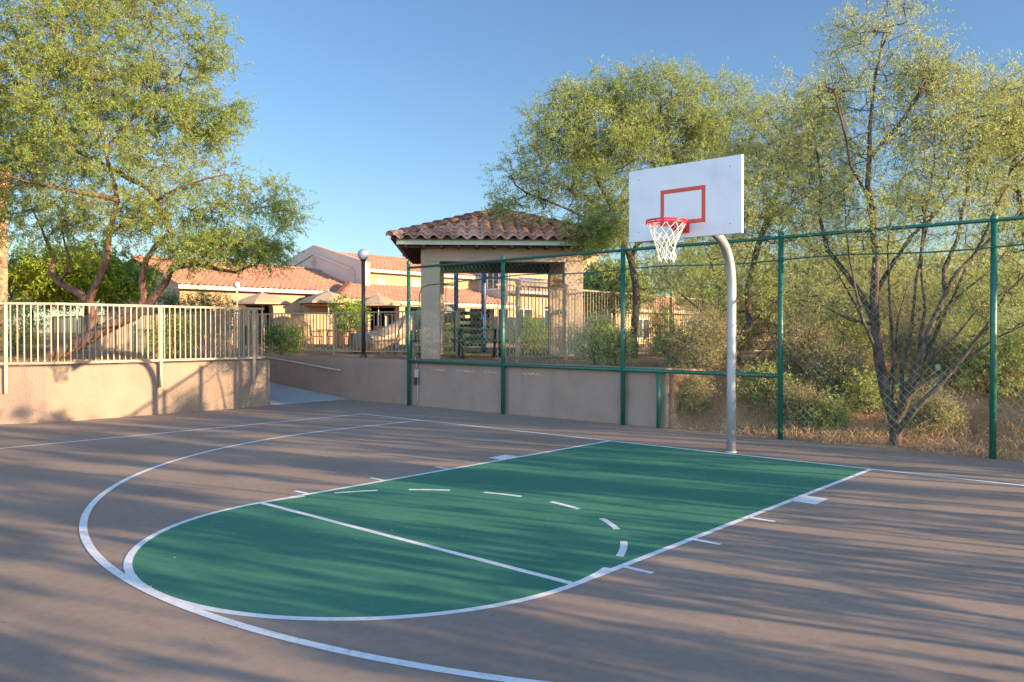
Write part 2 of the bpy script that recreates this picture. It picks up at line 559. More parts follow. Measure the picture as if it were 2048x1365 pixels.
def hgt(x, y):
    x = np.asarray(x, float)
    y = np.asarray(y, float)
    n = 0.05 * np.sin(1.3 * x + 0.7 * y) + 0.04 * np.sin(2.9 * y - 1.1 * x + 2) + 0.025 * np.sin(6.1 * x + 3.3 * y)
    # bank behind the chain link fence
    w = np.clip((x + 1.95) / 2.2, 0, 1)
    wid = 0.35 + 4.3 * np.sqrt(w)
    back = sstep((y - 1.98 + 0 * x) / wid) * PL
    back = back - sstep((y - 9) / 18) * 0.35 * sstep((x + 12) / 10)
    amp = np.where(x > -1.95, sstep((y - 2.0) / 1.5), 0.25 * sstep((y - 2.3) / 2))
    back = back + amp * n
    up = np.where(y >= 1.99, np.where(x < -1.95, PL - sstep((y - 9) / 18) * 0.35 * sstep((x + 12) / 10) + amp * n, back), -0.02)
    bed = np.where((y <= -0.31) & (x <= left_edge(y) + 0.0), PL + 0.5 * n + 0.02, -0.02)
    rp = np.where((y > -0.31) & (y < 1.99) & (x < -10.9), ramp_h(x) - 0.02, -0.02)
    h = np.where(y >= 1.99, up, np.where(y <= -0.31, bed, rp))
    return h


def axis(lo, hi, breaks, fine):
    """non-uniform grid lines: fine in the middle, coarse to the horizon"""
    a = list(np.arange(fine[0], fine[1] + 1e-6, fine[2]))
    d = fine[2]
    x = fine[1]
    while x < hi:
        d = min(d * 1.25, 120)
        x += d
        a.append(x)
    d = fine[2]
    x = fine[0]
    while x > lo:
        d = min(d * 1.25, 120)
        x -= d
        a.append(x)
    for b in breaks:
        a += [b - 0.004, b + 0.004]
    return np.array(sorted(set(np.round(a, 4))))


gx = axis(-900, 900, [-10.72, -1.95, -10.9], (-12.5, 8.0, 0.13))
gy = axis(-900, 900, [1.99, -0.31, -4.55], (-7.0, 9.0, 0.13))
XX, YY = np.meshgrid(gx, gy, indexing='ij')
ZZ = hgt(XX, YY)
V = np.stack([XX.ravel(), YY.ravel(), ZZ.ravel()], 1)
ni, nj = XX.shape
idx = np.arange(ni * nj).reshape(ni, nj)
Q = np.stack([idx[:-1, :-1].ravel(), idx[1:, :-1].ravel(), idx[1:, 1:].ravel(), idx[:-1, 1:].ravel()], 1)
struct(np_mesh('ground', V, Q, 'ground', smooth=True))


def H(x, y):
    return float(hgt(x, y))


# court slab: thin sheet, wide to the near side
mb = MB()
mb.add([(-10.62, 1.93, 0), (-10.62, -4.6, 0), (-14.4, -10.6, 0), (-14.4, -45, 0), (9.3, -45, 0), (9.3, 1.70, 0), (5.0, 1.72, 0), (0.0, 1.86, 0), (-2.0, 1.93, 0)],
       [tuple(range(9))])
struct(mb.build('court_surface', 'court'))
# concrete ramp between the two walls
mb = MB()
mb.add([(-10.62, -0.31, 0.0), (-10.62, 1.96, 0.0), (-23.0, 1.96, PL), (-23.0, -0.31, PL)], [(0, 3, 2, 1)])
o = struct(mb.build('ramp', 'concrete'))
o.location.z = 0.004
mb = MB()
mb.add([(-10.62, -0.12, 0.006), (-10.62, 1.93, 0.006), (-9.2, 1.93, 0.006), ], [(0, 2, 1)])

# painted key and lines
W, LL, LW = 1.84, 5.74, 0.055


def arc_strip(mb, cx, cy, r, a0, a1, z, w=LW, n=96):
    P, Fc = [], []
    for i in range(n + 1):
        a = R(a0 + (a1 - a0) * i / n)
        for rr in (r - w / 2, r + w / 2):
            P.append((cx + rr * math.cos(a), cy + rr * math.sin(a), z))
    for i in range(n):
        Fc.append((2 * i, 2 * i + 1, 2 * i + 3, 2 * i + 2))
    mb.add(P, Fc)


def strip(mb, x0, y0, x1, y1, z):
    mb.add([(x0, y0, z), (x1, y0, z), (x1, y1, z), (x0, y1, z)], [(0, 1, 2, 3)])


mb = MB()
P = [(-W, 0, 0.0012), (-W, -LL, 0.0012)] + [(W * math.cos(R(180 + 180 * i / 64)), -LL + W * math.sin(R(180 + 180 * i / 64)), 0.0012) for i in range(1, 64)] + [(W, -LL, 0.0012), (W, 0, 0.0012)]
mb.add(P, [tuple(range(len(P)))])
struct(mb.build('painted_key', 'green'))
mb = MB()
Z = 0.0024
strip(mb, -7.68, -0.045, 7.68, 0.015, Z)                              # baseline
mb2 = MB()
strip(mb2, -7.69, -30, -7.63, -0.045, Z)                              # sideline
h = LW / 2
strip(mb2, -W - h, -LL, -W + h, -0.045, Z)
strip(mb2, W - h, -LL, W + h, -0.045, Z)
strip(mb2, -W + h, -LL - h, W - h, -LL + h, Z)                        # free throw line
mb.v, mb.f = mb.v, mb.f
mb.add(mb2.v, mb2.f)
arc_strip(mb, 0, -LL, W, 180, 360, Z)
arc_strip(mb, 0, -LL, W, 1, 13.5, Z + 0.0005, n=8)
arc_strip(mb, 0, -LL, W, 166, 179, Z + 0.0005, n=8)
for a0, a1 in ((143.5, 156.8), (120.5, 133.6), (96, 109.2), (72.2, 84.6), (47.8, 60.0), (23.0, 36.2)):
    arc_strip(mb, 0, -LL, W, a0, a1, Z, n=10)
arc_strip(mb, 0, -1.6, 5.99, 180, 360, Z + 0.0009, n=160, w=0.06)       # three point line
strip(mb, -5.99 - .03, -1.6, -5.99 + .03, -0.045, Z)
strip(mb, 5.99 - .03, -1.6, 5.99 + .03, -0.045, Z)
for s in (-1, 1):
    for y0, y1 in ((-2.37, -2.04), (-3.30, -3.25), (-4.275, -4.225), (-5.235, -5.185)):
        a, b = sorted((s * (W + h), s * 2.085))
        strip(mb, a, y0, b, y1, Z)
struct(mb.build('court_lines', 'line'))

# ------------------------------------------------------------------ retaining walls


def wall_profile(path, thick, top, side, cap_r=0.06):
    """a low wall swept along path; thickness goes to the given side; rounded top"""
    mb = MB()
    path = [np.array(p, float) for p in path]
    k = len(path)
    nrm = []
    for i in range(k):
        d = path[min(i + 1, k - 1)] - path[max(i - 1, 0)]
        d /= np.linalg.norm(d)
        nrm.append(np.array([-d[1], d[0]]) * side)
    prof = [(0, -0.05)]
    for j in range(5):
        t = math.pi / 2 * j / 4
        prof.append((cap_r - cap_r * math.cos(t), top - cap_r + cap_r * math.sin(t)))
    for j in range(5):
        t = math.pi / 2 * j / 4
        prof.append((thick - cap_r + cap_r * math.sin(t), top - cap_r + cap_r * math.cos(t)))
    prof.append((thick, -0.05))
    m = len(prof)
    Pn = []
    for i in range(k):
        for (o_, z) in prof:
            q = path[i] + nrm[i] * o_
            Pn.append((q[0], q[1], z))
    Fc = []
    for i in range(k - 1):
        for j in range(m - 1):
            Fc.append((i * m + j, (i + 1) * m + j, (i + 1) * m + j + 1, i * m + j + 1))
    Fc.append(tuple(range(m)))
    Fc.append(tuple(range((k - 1) * m, k * m))[::-1])
    mb.add(Pn, Fc)
    return mb


def round_end(x1, y0, y1, n=5, r=0.08):
    """path points are straight; the plan's end is rounded separately"""
    return []


lw = wall_profile([(-10.6, -0.22), (-10.6, -4.45), (-10.64, -4.65), (-10.72, -4.83), (-14.2, -10.4), (-16.5, -14.0)], 0.26, 1.0, -1)
o = lw.build('retaining_wall', 'stucco', smooth=False)
tag(o, 'low tan stucco retaining wall under the cream railing at the left of the court', 'wall')
bw = wall_profile([(-23.5, 1.90), (-2.02, 1.90)], 0.24, 1.0, 1, cap_r=0.07)
o = bw.build('retaining_wall', 'stucco')
tag(o, 'long low stucco wall in shade behind the green fence posts and the ramp', 'wall')
for w_ in [x for x in COL.objects if x.name.startswith('retaining_wall')]:
    mod = w_.modifiers.new('bevel', 'BEVEL')
    mod.width = 0.045
    mod.segments = 3
    mod.limit_method = 'ANGLE'
    mod.angle_limit = R(60)
# faint chalk scuffs on the wall, each one ragged connected smear
for x0, x1 in ((-7.75, -7.35), (-7.0, -6.45), (-6.2, -5.85), (-5.2, -4.75)):
    k = 26
    rc = random.Random(int(-x0 * 100))
    P, Fc = [], []
    for i in range(k + 1):
        x = x0 + (x1 - x0) * i / k
        zc = 0.80 + 0.012 * math.sin(i * 0.9) + rc.uniform(-0.006, 0.006)
        hh = max(0.0006, rc.uniform(-0.004, 0.011))
        P += [(x, 1.8965, zc - hh), (x, 1.8965, zc + hh)]
    for i in range(k):
        Fc.append((2 * i, 2 * i + 2, 2 * i + 3, 2 * i + 1))
    MB().add(P, Fc).build('chalk_mark', 'chalk', o)

# handrail on the ramp wall
t = thing('handrail', 'sloping cream handrail fixed to the stucco wall along the ramp', 'handrail', (-10.9, 1.82, 0.0))
mb = MB()
p0, p1 = np.array([0.0, 0, 0.69]), np.array([-9.0, 0, 0.69 + 9.0 * 0.0786])
mb.tube([p0 + (0.0, 0.07, -0.0), p0, p0 * 0.5 + p1 * 0.5, p1], 0.022, 10)
mb.build('rail', 'fence_tan', t, True)
for x in (-0.45, -2.2, -4.4, -6.6, -8.8):
    z = 0.69 - x * 0.0786
    MB().tube([(x, 0.08, z - 0.07), (x, 0.02, z - 0.07), (x, 0, z - 0.02)], 0.010, 6).build('bracket', 'fence_tan', t, True)

# electrical conduit and box beside the first fence post
t = thing('electrical_box', 'small grey electrical box with black outlet and cable beside the far left fence post', 'outlet box', (-8.18, 1.87, 0.0))
MB().box((-0.045, -0.035, 0.62), (0.035, 0.025, 0.80), bev=0.006).build('box', 'greybox', t)
MB().box((-0.055, -0.05, 0.46), (0.03, 0.025, 0.612), bev=0.006).build('outlet', 'black', t)
MB().tube([(-0.005, -0.01, 0.80), (-0.005, -0.01, 0.92), (-0.03, 0.0, 1.0), (-0.10, 0.0, 1.06)], 0.012, 8).build('conduit', 'greybox', t, True)
MB().tube([(0.04, -0.02, 0.80), (0.055, -0.03, 0.6), (0.045, -0.03, 0.3), (0.03, -0.02, 0.12), (-0.04, -0.01, 0.03)], 0.007, 6).build('cable', 'greybox', t, True)

# ------------------------------------------------------------------ chain link fence
FY = 1.82
FPX = [-8.40, -5.63, -2.84, -0.04, 2.73, 5.5, 8.3]
t = thing('chain_link_fence', 'tall green chain link fence running along the back of the basketball court', 'fence', (0, FY, 0))
for i, x in enumerate(FPX):
    top = 3.05 if i else 3.12
    mb = MB()
    mb.tube([(x, 0, 0.0), (x, 0, top)], 0.040, 14)
    mb.lathe([(0.046, top - 0.03), (0.046, top + 0.01), (0.030, top + 0.035), (0.001, top + 0.045)], 14, (x, 0, 0))
    for z in (0.5, 1.25, 1.7, 2.2, 2.7):
        if not (x < -2.2 and z < 0.9):
            mb.tube([(x + 0.043 * math.cos(a), 0.043 * math.sin(a), z) for a in np.linspace(0, 2 * math.pi, 13)[:-1]], 0.005, 4, closed=True)
    mb.build('post', 'greenmetal', t, True)
mb = MB()
mb.tube([(-2.13, -0.0, 0.0), (-2.13, -0.0, 0.96)], 0.036, 14)
mb.build('post', 'greenmetal', t, True)
mb = MB()
xs = [FPX[0] - 0.0, FPX[-1]]
mb.tube([(FPX[0], 0, 3.0), (FPX[-1], 0, 3.02)], 0.026, 12)
mb.build('top_rail', 'greenmetal', t, True)
mb = MB()
mb.tube([(FPX[0], 0, 0.965), (-0.04, 0, 0.945)], 0.034, 12)
mb.build('middle_rail', 'greenmetal', t, True)


def chain(x0, x1, z0, z1, y, pitch=0.058, r=0.0025):
    """woven diamonds: each wire is a zigzag strand"""
    k = int((x1 - x0) / pitch)
    nz = int((z1 - z0) / (pitch))
    Vv, Qq = [], []
    zz = z0 + np.arange(nz + 1) * pitch
    zz[-1] = z1
    off = 0
    for i in range(k):
        sgn = np.where((np.arange(nz + 1) + i) % 2 == 0, 0.0, 1.0)
        xs_ = x0 + i * pitch + sgn * pitch * 1.0
        wob = 0.003 * np.sin(zz * 3 + i * 0.7)
        ys_ = y + np.where(np.arange(nz + 1) % 2 == 0, -0.003, 0.003) + 0.006 * np.sin(xs_ * 2.1 + zz)
        c = np.stack([xs_ + wob, ys_, zz], 1)
        ring = np.array([[0, -1.15, 0], [1, 0.6, 0], [-1, 0.6, 0]]) * r
        vv = (c[:, None, :] + ring[None]).reshape(-1, 3)
        a = (np.arange(nz)[:, None] * 3 + np.arange(3)[None]).ravel()
        b = (np.arange(nz)[:, None] * 3 + (np.arange(3)[None] + 1) % 3).ravel()
        Vv.append(vv)
        Qq.append(np.stack([a, b, b + 3, a + 3], 1) + off)
        off += len(vv)
    return np.concatenate(Vv), np.concatenate(Qq)


Va, Qa = chain(-8.36, -2.16, 0.99, 2.985, -0.036)
Vb, Qb = chain(-2.12, 8.3, 0.03, 2.985, -0.036)
np_mesh('wire_mesh', np.concatenate([Va, Vb]), np.concatenate([Qa, Qb + len(Va)]), 'mesh', t)
mb = MB()
pts = [(-8.0, -0.05, 1.05), (-8.02, -0.05, 1.9), (-7.99, -0.05, 2.42), (-7.9, -0.05, 2.56), (-7.7, -0.05, 2.60), (-7.0, -0.05, 2.61)]
xq = -6.5
while xq < 8.3:
    pts.append((xq, -0.05, 2.67 + 0.02 * math.sin(xq * 2.2)))
    xq += 0.5
mb.tube(pts, 0.011, 6)
mb.build('cable', 'greenmetal', t, True)
# ------------------------------------------------------------------ basketball hoop
t = thing('basketball_hoop', 'basketball hoop with white board and red rim on a curved grey steel pole', 'basketball hoop', (0, 0.143, 0))


def bez(p, n):
    p = [np.array(q, float) for q in p]
    out = []
    for i in range(n + 1):
        s = i / n
        out.append((1 - s) ** 3 * p[0] + 3 * s * (1 - s) ** 2 * p[1] + 3 * s * s * (1 - s) * p[2] + s ** 3 * p[3])
    return out


pole = [(0, 0, 0.0), (0, 0, 1.0), (0, 0, 2.12)] + bez([(0, 0, 2.15), (0, 0, 2.55), (0, -0.14, 2.80), (0, -0.56, 2.90)], 18) + [(0, -0.9, 2.96), (0, -1.20, 3.01)]
MB().tube(pole, 0.061, 24).build('pole', 'galv', t, True)
MB().lathe([(0.075, 0.0), (0.075, 0.012), (0.064, 0.02)], 24).build('base_collar', 'galv', t, True)
BY = -1.1585 - 0.143     # board face
BZ, BH, BWH = 2.737, 0.90, 0.766
bd = MB().box((-BWH, BY, BZ), (BWH, BY + 0.045, BZ + BH), bev=0.004).build('backboard', 'board', t)
mb = MB()
y_ = BY - 0.0015
so, si, z0s, z1s = 0.305, 0.255, BZ + 0.165, BZ + 0.605


def plate(mb, x0, z0, x1, z1, y=y_):
    mb.add([(x0, y, z0), (x1, y, z0), (x1, y, z1), (x0, y, z1)], [(0, 1, 2, 3)])


plate(mb, -so, z0s, so, z0s + 0.05)
plate(mb, -so, z1s - 0.05, so, z1s)
plate(mb, -so, z0s + 0.05, -si, z1s - 0.05)
plate(mb, si, z0s + 0.05, so, z1s - 0.05)
mb.build('target_square', 'orange', bd)
for x, z in ((-0.62, 0.12), (0.62, 0.12), (-0.62, 0.78), (0.62, 0.78)):
    MB().tube([(x, BY + 0.001, BZ + z), (x, BY - 0.004, BZ + z)], 0.009, 10).build('bolt', 'galv', bd)
mb = MB()
for s in (-1, 1):
    mb.bar((0.03 * s, -0.86, 2.93), (0.55 * s, BY + 0.06, BZ + 0.70), 0.03)
    mb.bar((0.03 * s, -0.86, 2.93), (0.50 * s, BY + 0.06, BZ + 0.16), 0.03)
mb.box((-0.12, BY + 0.046, BZ + 0.08), (0.12, BY + 0.075, BZ + 0.45))
mb.box((-0.6, BY + 0.046, BZ + 0.66), (0.6, BY + 0.075, BZ + 0.72))
mb.build('brace', 'galv', t)
RZ = BZ + 0.168
RY = BY - 0.15 - 0.2286
rimp = [(0.2286 * math.cos(2 * math.pi * i / 48), RY + 0.2286 * math.sin(2 * math.pi * i / 48), RZ) for i in range(48)]
mb = MB()
mb.tube(rimp, 0.011, 10, closed=True)
mb.tube([(p[0] * 1.0, p[1], p[2] - 0.028) for p in rimp], 0.0095, 10, closed=True)
for i in range(24):
    p = rimp[i * 2]
    mb.bar((p[0], p[1], p[2] - 0.004), (p[0], p[1], p[2] - 0.028), 0.012)
rim = mb.build('rim', 'rim', t, True)
mb = MB()
mb.box((-0.095, BY - 0.014, RZ - 0.115), (0.095, BY - 0.003, RZ + 0.018), bev=0.003)
mb.add([(-0.085, BY - 0.014, RZ + 0.008), (0.085, BY - 0.014, RZ + 0.008), (0.085, BY - 0.165, RZ + 0.008), (-0.085, BY - 0.165, RZ + 0.008),
        (-0.085, BY - 0.014, RZ - 0.10), (0.085, BY - 0.014, RZ - 0.10), (0.085, BY - 0.165, RZ - 0.036), (-0.085, BY - 0.165, RZ - 0.036)],
       [(0, 1, 2, 3), (7, 6, 5, 4), (0, 3, 7, 4), (2, 1, 5, 6), (3, 2, 6, 7)])
mb.build('bracket', 'rim', rim)
# net: twelve loops, diamonds narrowing to a ragged throat
mb = MB()
rows = [(0.223, -0.032), (0.196, -0.095), (0.163, -0.155), (0.134, -0.215), (0.112, -0.275), (0.100, -0.335), (0.096, -0.395), (0.094, -0.455)]
rn = random.Random(5)


def npnt(k, j):
    r_, z_ = rows[k]
    a = 2 * math.pi * (j + 0.5 * (k % 2)) / 12
    jj = rn.uniform(-1, 1)
    drop = -0.035 * max(0, math.sin(a * 3 + 1)) if k >= 6 else 0
    s_ = 0.005 * k
    return (r_ * math.cos(a) + s_ * jj * 0.8, RY + r_ * math.sin(a) + s_ * rn.uniform(-1, 1) * 0.8, RZ + z_ + 0.006 * jj + drop)


G = [[npnt(k, j) for j in range(12)] for k in range(len(rows))]
for k in range(len(rows) - 1):
    for j in range(12):
        jn = (j + 1) % 12 if k % 2 else (j - 1) % 12
        a = np.array(G[k][j])
        for b in (G[k + 1][j], G[k + 1][jn]):
            b = np.array(b)
            mid = (a + b) / 2 + np.array([0, 0, -0.006])
            mb.tube([a, mid, b], 0.0042, 5, cap=False)
mb.build('net', 'net', t, True)


# ------------------------------------------------------------------ railings
def picket_fence(name, label, cat, pts, z_lo, z_hi, pitch, post_at, mname, post_w=0.05, pick=0.02, post_lo=None, rail=0.035, post_top=None):
    """pts: list of (x, y, base z) corners; rails + picket panels + posts along it"""
    o0 = pts[0]
    t_ = thing(name, label, cat, (o0[0], o0[1], o0[2]))
    P3 = [np.array(p, float) - np.array(o0) for p in pts]
    top, bot, pk = MB(), MB(), MB()
    seglen = [np.linalg.norm((b - a)[:2]) for a, b in zip(P3, P3[1:])]
    for a, b, ln in zip(P3, P3[1:], seglen):
        top.bar(a + (0, 0, z_hi), b + (0, 0, z_hi), rail)
        bot.bar(a + (0, 0, z_lo), b + (0, 0, z_lo), rail)
        k = max(1, int(round(ln / pitch)))
        for i in range(k):
            q = a + (b - a) * ((i + 0.5) / k)
            pk.bar(q + (0, 0, z_lo + rail / 2), q + (0, 0, z_hi - rail / 2), pick)
    top.build('top_rail', mname, t_)
    bot.build('bottom_rail', mname, t_)
    pk.build('picket_panel', mname, t_)
    tot = sum(seglen)
    for s_ in post_at:
        d = s_ * tot if s_ <= 1 and isinstance(s_, float) and tot > 0 else s_
        acc = 0
        for a, b, ln in zip(P3, P3[1:], seglen):
            if d <= acc + ln + 1e-6:
                q = a + (b - a) * ((d - acc) / ln)
                break
            acc += ln
        lo = post_lo if post_lo is not None else -0.02
        MB().bar(q + (0, 0, lo), q + (0, 0, (post_top or z_hi) + 0.02), post_w).build('post', mname, t_)
    return t_


d2 = np.array([-0.53, -0.848])
c1 = np.array([-10.52, -4.55])
e1 = c1 + d2 * 8
l1 = 4.13
picket_fence('railing', 'cream metal railing with thin pickets fixed on top of the left retaining wall', 'railing',
             [(-10.52, -0.42, 0), (c1[0], c1[1], 0), (e1[0], e1[1], 0)], 1.055, 2.10, 0.105,
             [0.02, 2.24, l1 + 0.76, l1 + 3.0, l1 + 5.3, l1 + 7.6], 'rail', post_w=0.05, pick=0.018, post_lo=0.53, rail=0.04)
picket_fence('railing', 'tan metal railing in the shade along the ramp behind the leaning mesquite', 'railing',
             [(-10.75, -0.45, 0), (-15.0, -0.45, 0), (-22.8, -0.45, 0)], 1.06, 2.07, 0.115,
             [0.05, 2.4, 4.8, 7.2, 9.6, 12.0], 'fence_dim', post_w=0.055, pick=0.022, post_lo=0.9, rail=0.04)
A = [(-24.0, 2.35), (-16.1, 3.0), (-11.2, 4.5), (-9.9, 4.95)]
picket_fence('metal_fence', 'sunlit tan picket fence beyond the ramp in front of the patio umbrellas', 'fence',
             [(x, y, H(x, y)) for x, y in A], 0.1, 1.17, 0.115, [0.02, 2.6, 5.2, 7.9, 10.4, 13.0, 14.3], 'fence_tan', post_w=0.06, pick=0.02, rail=0.035)
A = [(-6.3, 2.35), (-6.4, 5.0), (-6.5, 8.7), (-6.6, 13.4), (-6.6, 19.0), (-6.7, 26.0)]
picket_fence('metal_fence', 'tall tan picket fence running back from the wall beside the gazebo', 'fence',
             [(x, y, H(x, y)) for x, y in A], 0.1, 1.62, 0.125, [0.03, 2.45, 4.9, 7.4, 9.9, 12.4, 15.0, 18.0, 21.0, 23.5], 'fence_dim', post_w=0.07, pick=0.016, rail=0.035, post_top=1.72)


# ------------------------------------------------------------------ tile roofs
def tile_slope(mb, eaveA, eaveB, topA, topB, tw=0.30, course=0.36, amp=0.045, seg=6, lift=0.03):
    """barrel tiles on a planar slope between an eave edge A-B and a top edge A-B; every tile its own island"""
    eA, eB, tA, tB = [np.array(p, float) for p in (eaveA, eaveB, topA, topB)]
    ux = eB - eA
    Lw = np.linalg.norm(ux)
    ux /= Lw
    # slope direction: perpendicular to the eave in plane
    w = tA - eA
    vy = w - ux * (w @ ux)
    Hs = np.linalg.norm(vy)
    if Hs < 1e-6:
        return
    vy /= Hs
    nz = np.cross(ux, vy)
    if nz[2] < 0:
        nz = -nz
    aT, bT = (tA - eA) @ ux, (tB - eA) @ ux
    nc = max(1, int(round(Hs / course)))
    nt_ = max(1, int(round(Lw / tw)))
    tw_ = Lw / nt_
    for c in range(nc):
        v0, v1 = Hs * c / nc, Hs * (c + 1) / nc + 0.04
        for k in range(nt_):
            us = (k + np.arange(seg + 1) / seg) * tw_
            P = []
            jit = random.uniform(-0.006, 0.012)
            row0, row1 = [], []
            vm = (v0 + v1) / 2
            l0, r0 = aT * v0 / Hs, Lw + (bT - Lw) * v0 / Hs
            l1, r1 = aT * min(v1, Hs) / Hs, Lw + (bT - Lw) * min(v1, Hs) / Hs
            if us[-1] <= l0 + 1e-4 or us[0] >= r0 - 1e-4:
                continue
            for u in us:
                ph = (u / tw_) % 1.0
                wv = amp * (1 - abs(math.cos(math.pi * (u / tw_))) ** 0.8 * 1.6) if False else amp * math.sin(2 * math.pi * u / tw_)
                u0 = min(max(u, l0), r0)
                u1 = min(max(u, l1), r1)
                row0.append(eA + ux * u0 + vy * (v0 + jit) + nz * (wv + lift))
                row1.append(eA + ux * u1 + vy * v1 + nz * (wv * 0.9))
            lip = [p - nz * 0.024 for p in row0]
            P = row0 + row1 + lip
            n = seg + 1
            Fc = []
            for j in range(seg):
                Fc.append((j, j + 1, n + j + 1, n + j))
                Fc.append((2 * n + j, 2 * n + j + 1, j + 1, j))
            mb.add(P, Fc)


def ridge_caps(mb, a, b, r=0.10, step=0.36):
    a, b = np.array(a, float), np.array(b, float)
    d = b - a
    Ln = np.linalg.norm(d)
    d /= Ln
    k = max(1, int(Ln / step))
    s_ = np.cross(d, (0, 0, 1.0)); s_ /= np.linalg.norm(s_)
    u_ = np.cross(s_, d)
    for i in range(k):
        p, q = a + d * (Ln * i / k - 0.02), a + d * (Ln * (i + 1) / k + 0.03)
        P = []
        for (c, rr, up) in ((p, r * 1.12, 0.02), (q, r * 0.92, 0.0)):
            for j in range(7):
                t_ = math.pi * j / 6
                P.append(c + s_ * rr * math.cos(t_) + u_ * (rr * math.sin(t_) * 0.85 + up - 0.03))
        Fc = [(j, j + 1, 8 + j, 7 + j) for j in range(6)] + [tuple(range(7))]
        mb.add(P, Fc)


# ------------------------------------------------------------------ gazebo
gz = 0.93
gc = at(998, 665, 21.2)
gyaw = math.atan2((RT)[1], RT[0]) + R(3.4)
t = thing('gazebo', 'open stucco gazebo with hipped clay tile roof beside the playground', 'gazebo', (gc[0], gc[1], gz), gyaw)
hw, hd = 2.47, 2.45          # half width (along local x), half depth
ez = 2.86                    # fascia top above ground
for sx in (-1, 1):
    for sy in (-1, 1):
        cx, cy = sx * 1.72, sy * 1.72
        MB().box((cx - 0.225, cy - 0.225, -0.1), (cx + 0.225, cy + 0.225, 2.36), bev=0.015).build('column', 'stucco_gaz', t)
mb = MB()
bz0, bz1 = 2.36, 2.72
mb.box((-1.945, -1.945, bz0), (1.945, -1.495, bz1))
MB().box((-1.945, 1.495, bz0), (1.945, 1.945, bz1)).build('beam', 'darkwood', t)
mb.box((-1.945, -1.495, bz0), (-1.495, 1.495, bz1))
mb.box((1.495, -1.495, bz0), (1.945, 1.495, bz1))
mb.build('beam', 'stucco_gaz', t)
mb = MB()
mb.box((-hw + 0.03, -hd + 0.03, bz1 + 0.002), (hw - 0.03, hd - 0.03, bz1 + 0.03))
for k in range(12):
    x = -hw + 0.2 + k * (2 * hw - 0.4) / 11
    mb.box((x - 0.03, -hd + 0.05, bz1 - 0.075), (x + 0.03, -1.95, bz1 + 0.001))
    mb.box((x - 0.03, 1.95, bz1 - 0.075), (x + 0.03, hd - 0.05, bz1 + 0.001))
for k in range(12):
    y = -hd + 0.2 + k * (2 * hd - 0.4) / 11
    mb.box((-hw + 0.05, y - 0.03, bz1 - 0.075), (-1.93, y + 0.03, bz1 + 0.001))
    mb.box((1.93, y - 0.03, bz1 - 0.075), (hw - 0.05, y + 0.03, bz1 + 0.001))
mb.build('ceiling', 'darkwood', t)
mb = MB()
for a, b in (((-hw, -hd), (hw, -hd)), ((-hw, hd), (hw, hd))):
    mb.box((a[0], a[1] - 0.02, bz1 - 0.02), (b[0], b[1] + 0.02, ez))
for x in (-hw, hw):
    mb.box((x - 0.02, -hd + 0.02, bz1 - 0.02), (x + 0.02, hd - 0.02, ez - 0.002))
mb.build('fascia', 'trim_green', t)
mb = MB()
eo = 0.14
E4 = [(-hw - eo, -hd - eo, ez - 0.01), (hw + eo, -hd - eo, ez - 0.01), (hw + eo, hd + eo, ez - 0.01), (-hw - eo, hd + eo, ez - 0.01)]
rz_ = 3.76
T2 = [(-0.35, 0, rz_), (0.35, 0, rz_)]
tile_slope(mb, E4[0], E4[1], T2[0], T2[1], 0.30, 0.37, 0.05, 8)
tile_slope(mb, E4[2], E4[3], T2[1], T2[0], 0.30, 0.37, 0.05, 8)
tile_slope(mb, E4[3], E4[0], T2[0], T2[0], 0.30, 0.37, 0.05, 8)
tile_slope(mb, E4[1], E4[2], T2[1], T2[1], 0.30, 0.37, 0.05, 8)
rf = mb.build('roof', 'tile', t, True)
mb = MB()
for e, tp in ((E4[0], T2[0]), (E4[3], T2[0]), (E4[1], T2[1]), (E4[2], T2[1])):
    ridge_caps(mb, np.array(e) + (0, 0, 0.05), np.array(tp) + (0, 0, 0.05), 0.12)
ridge_caps(mb, np.array(T2[0]) + (0, 0, 0.06), np.array(T2[1]) + (0, 0, 0.06), 0.12)
mb.build('hip_cap', 'tile', rf, True)
mb = MB()
s_ = 0.035
for (q, tq) in (((E4[0], E4[1]), (T2[0], T2[1])), ((E4[2], E4[3]), (T2[1], T2[0])), ((E4[3], E4[0]), (T2[0], T2[0])), ((E4[1], E4[2]), (T2[1], T2[1]))):
    pts_ = [np.array(q[0]), np.array(q[1]), np.array(tq[1]), np.array(tq[0])]
    pts_ = [p - np.array([0, 0, s_]) for p in pts_]
    mb.add(pts_, [(0, 1, 2, 3)] if tq[0] != tq[1] else [(0, 1, 2)])
mb.build('roof_deck', 'darkwood', rf)

# ------------------------------------------------------------------ lamp posts
lp = at(727, 716, 18.9)
lz = H(lp[0], lp[1])
t = thing('lamp_post', 'dark lamp post with a large white globe beside the ramp wall', 'lamp post', (lp[0], lp[1], lz))
gzc = 2.46
MB().tube([(0, 0, 0), (0, 0, gzc - 0.13)], 0.045, 14).build('pole', 'darkpole', t, True)
MB().lathe([(0.075, 0), (0.075, 0.10), (0.06, 0.13), (0.045, 0.14)], 16).build('base', 'darkpole', t, True)
MB().lathe([(0.045, gzc - 0.17), (0.07, gzc - 0.13), (0.075, gzc - 0.11)], 16).build('collar', 'darkpole', t, True)
MB().lathe([(0.135 * math.sin(math.pi * i / 20) + 1e-4, gzc - 0.135 * math.cos(math.pi * i / 20)) for i in range(21)], 28).build('globe', 'globe', t, True)
q = at(474, 665, 31.0)
t2 = thing('lamp_post', 'slim cream lamp post with white globe far off by the arched doorway', 'lamp post', (q[0], q[1], H(q[0], q[1])))
MB().tube([(0, 0, 0), (0, 0, gzc - 0.13)], 0.035, 12).build('pole', 'trim', t2, True)
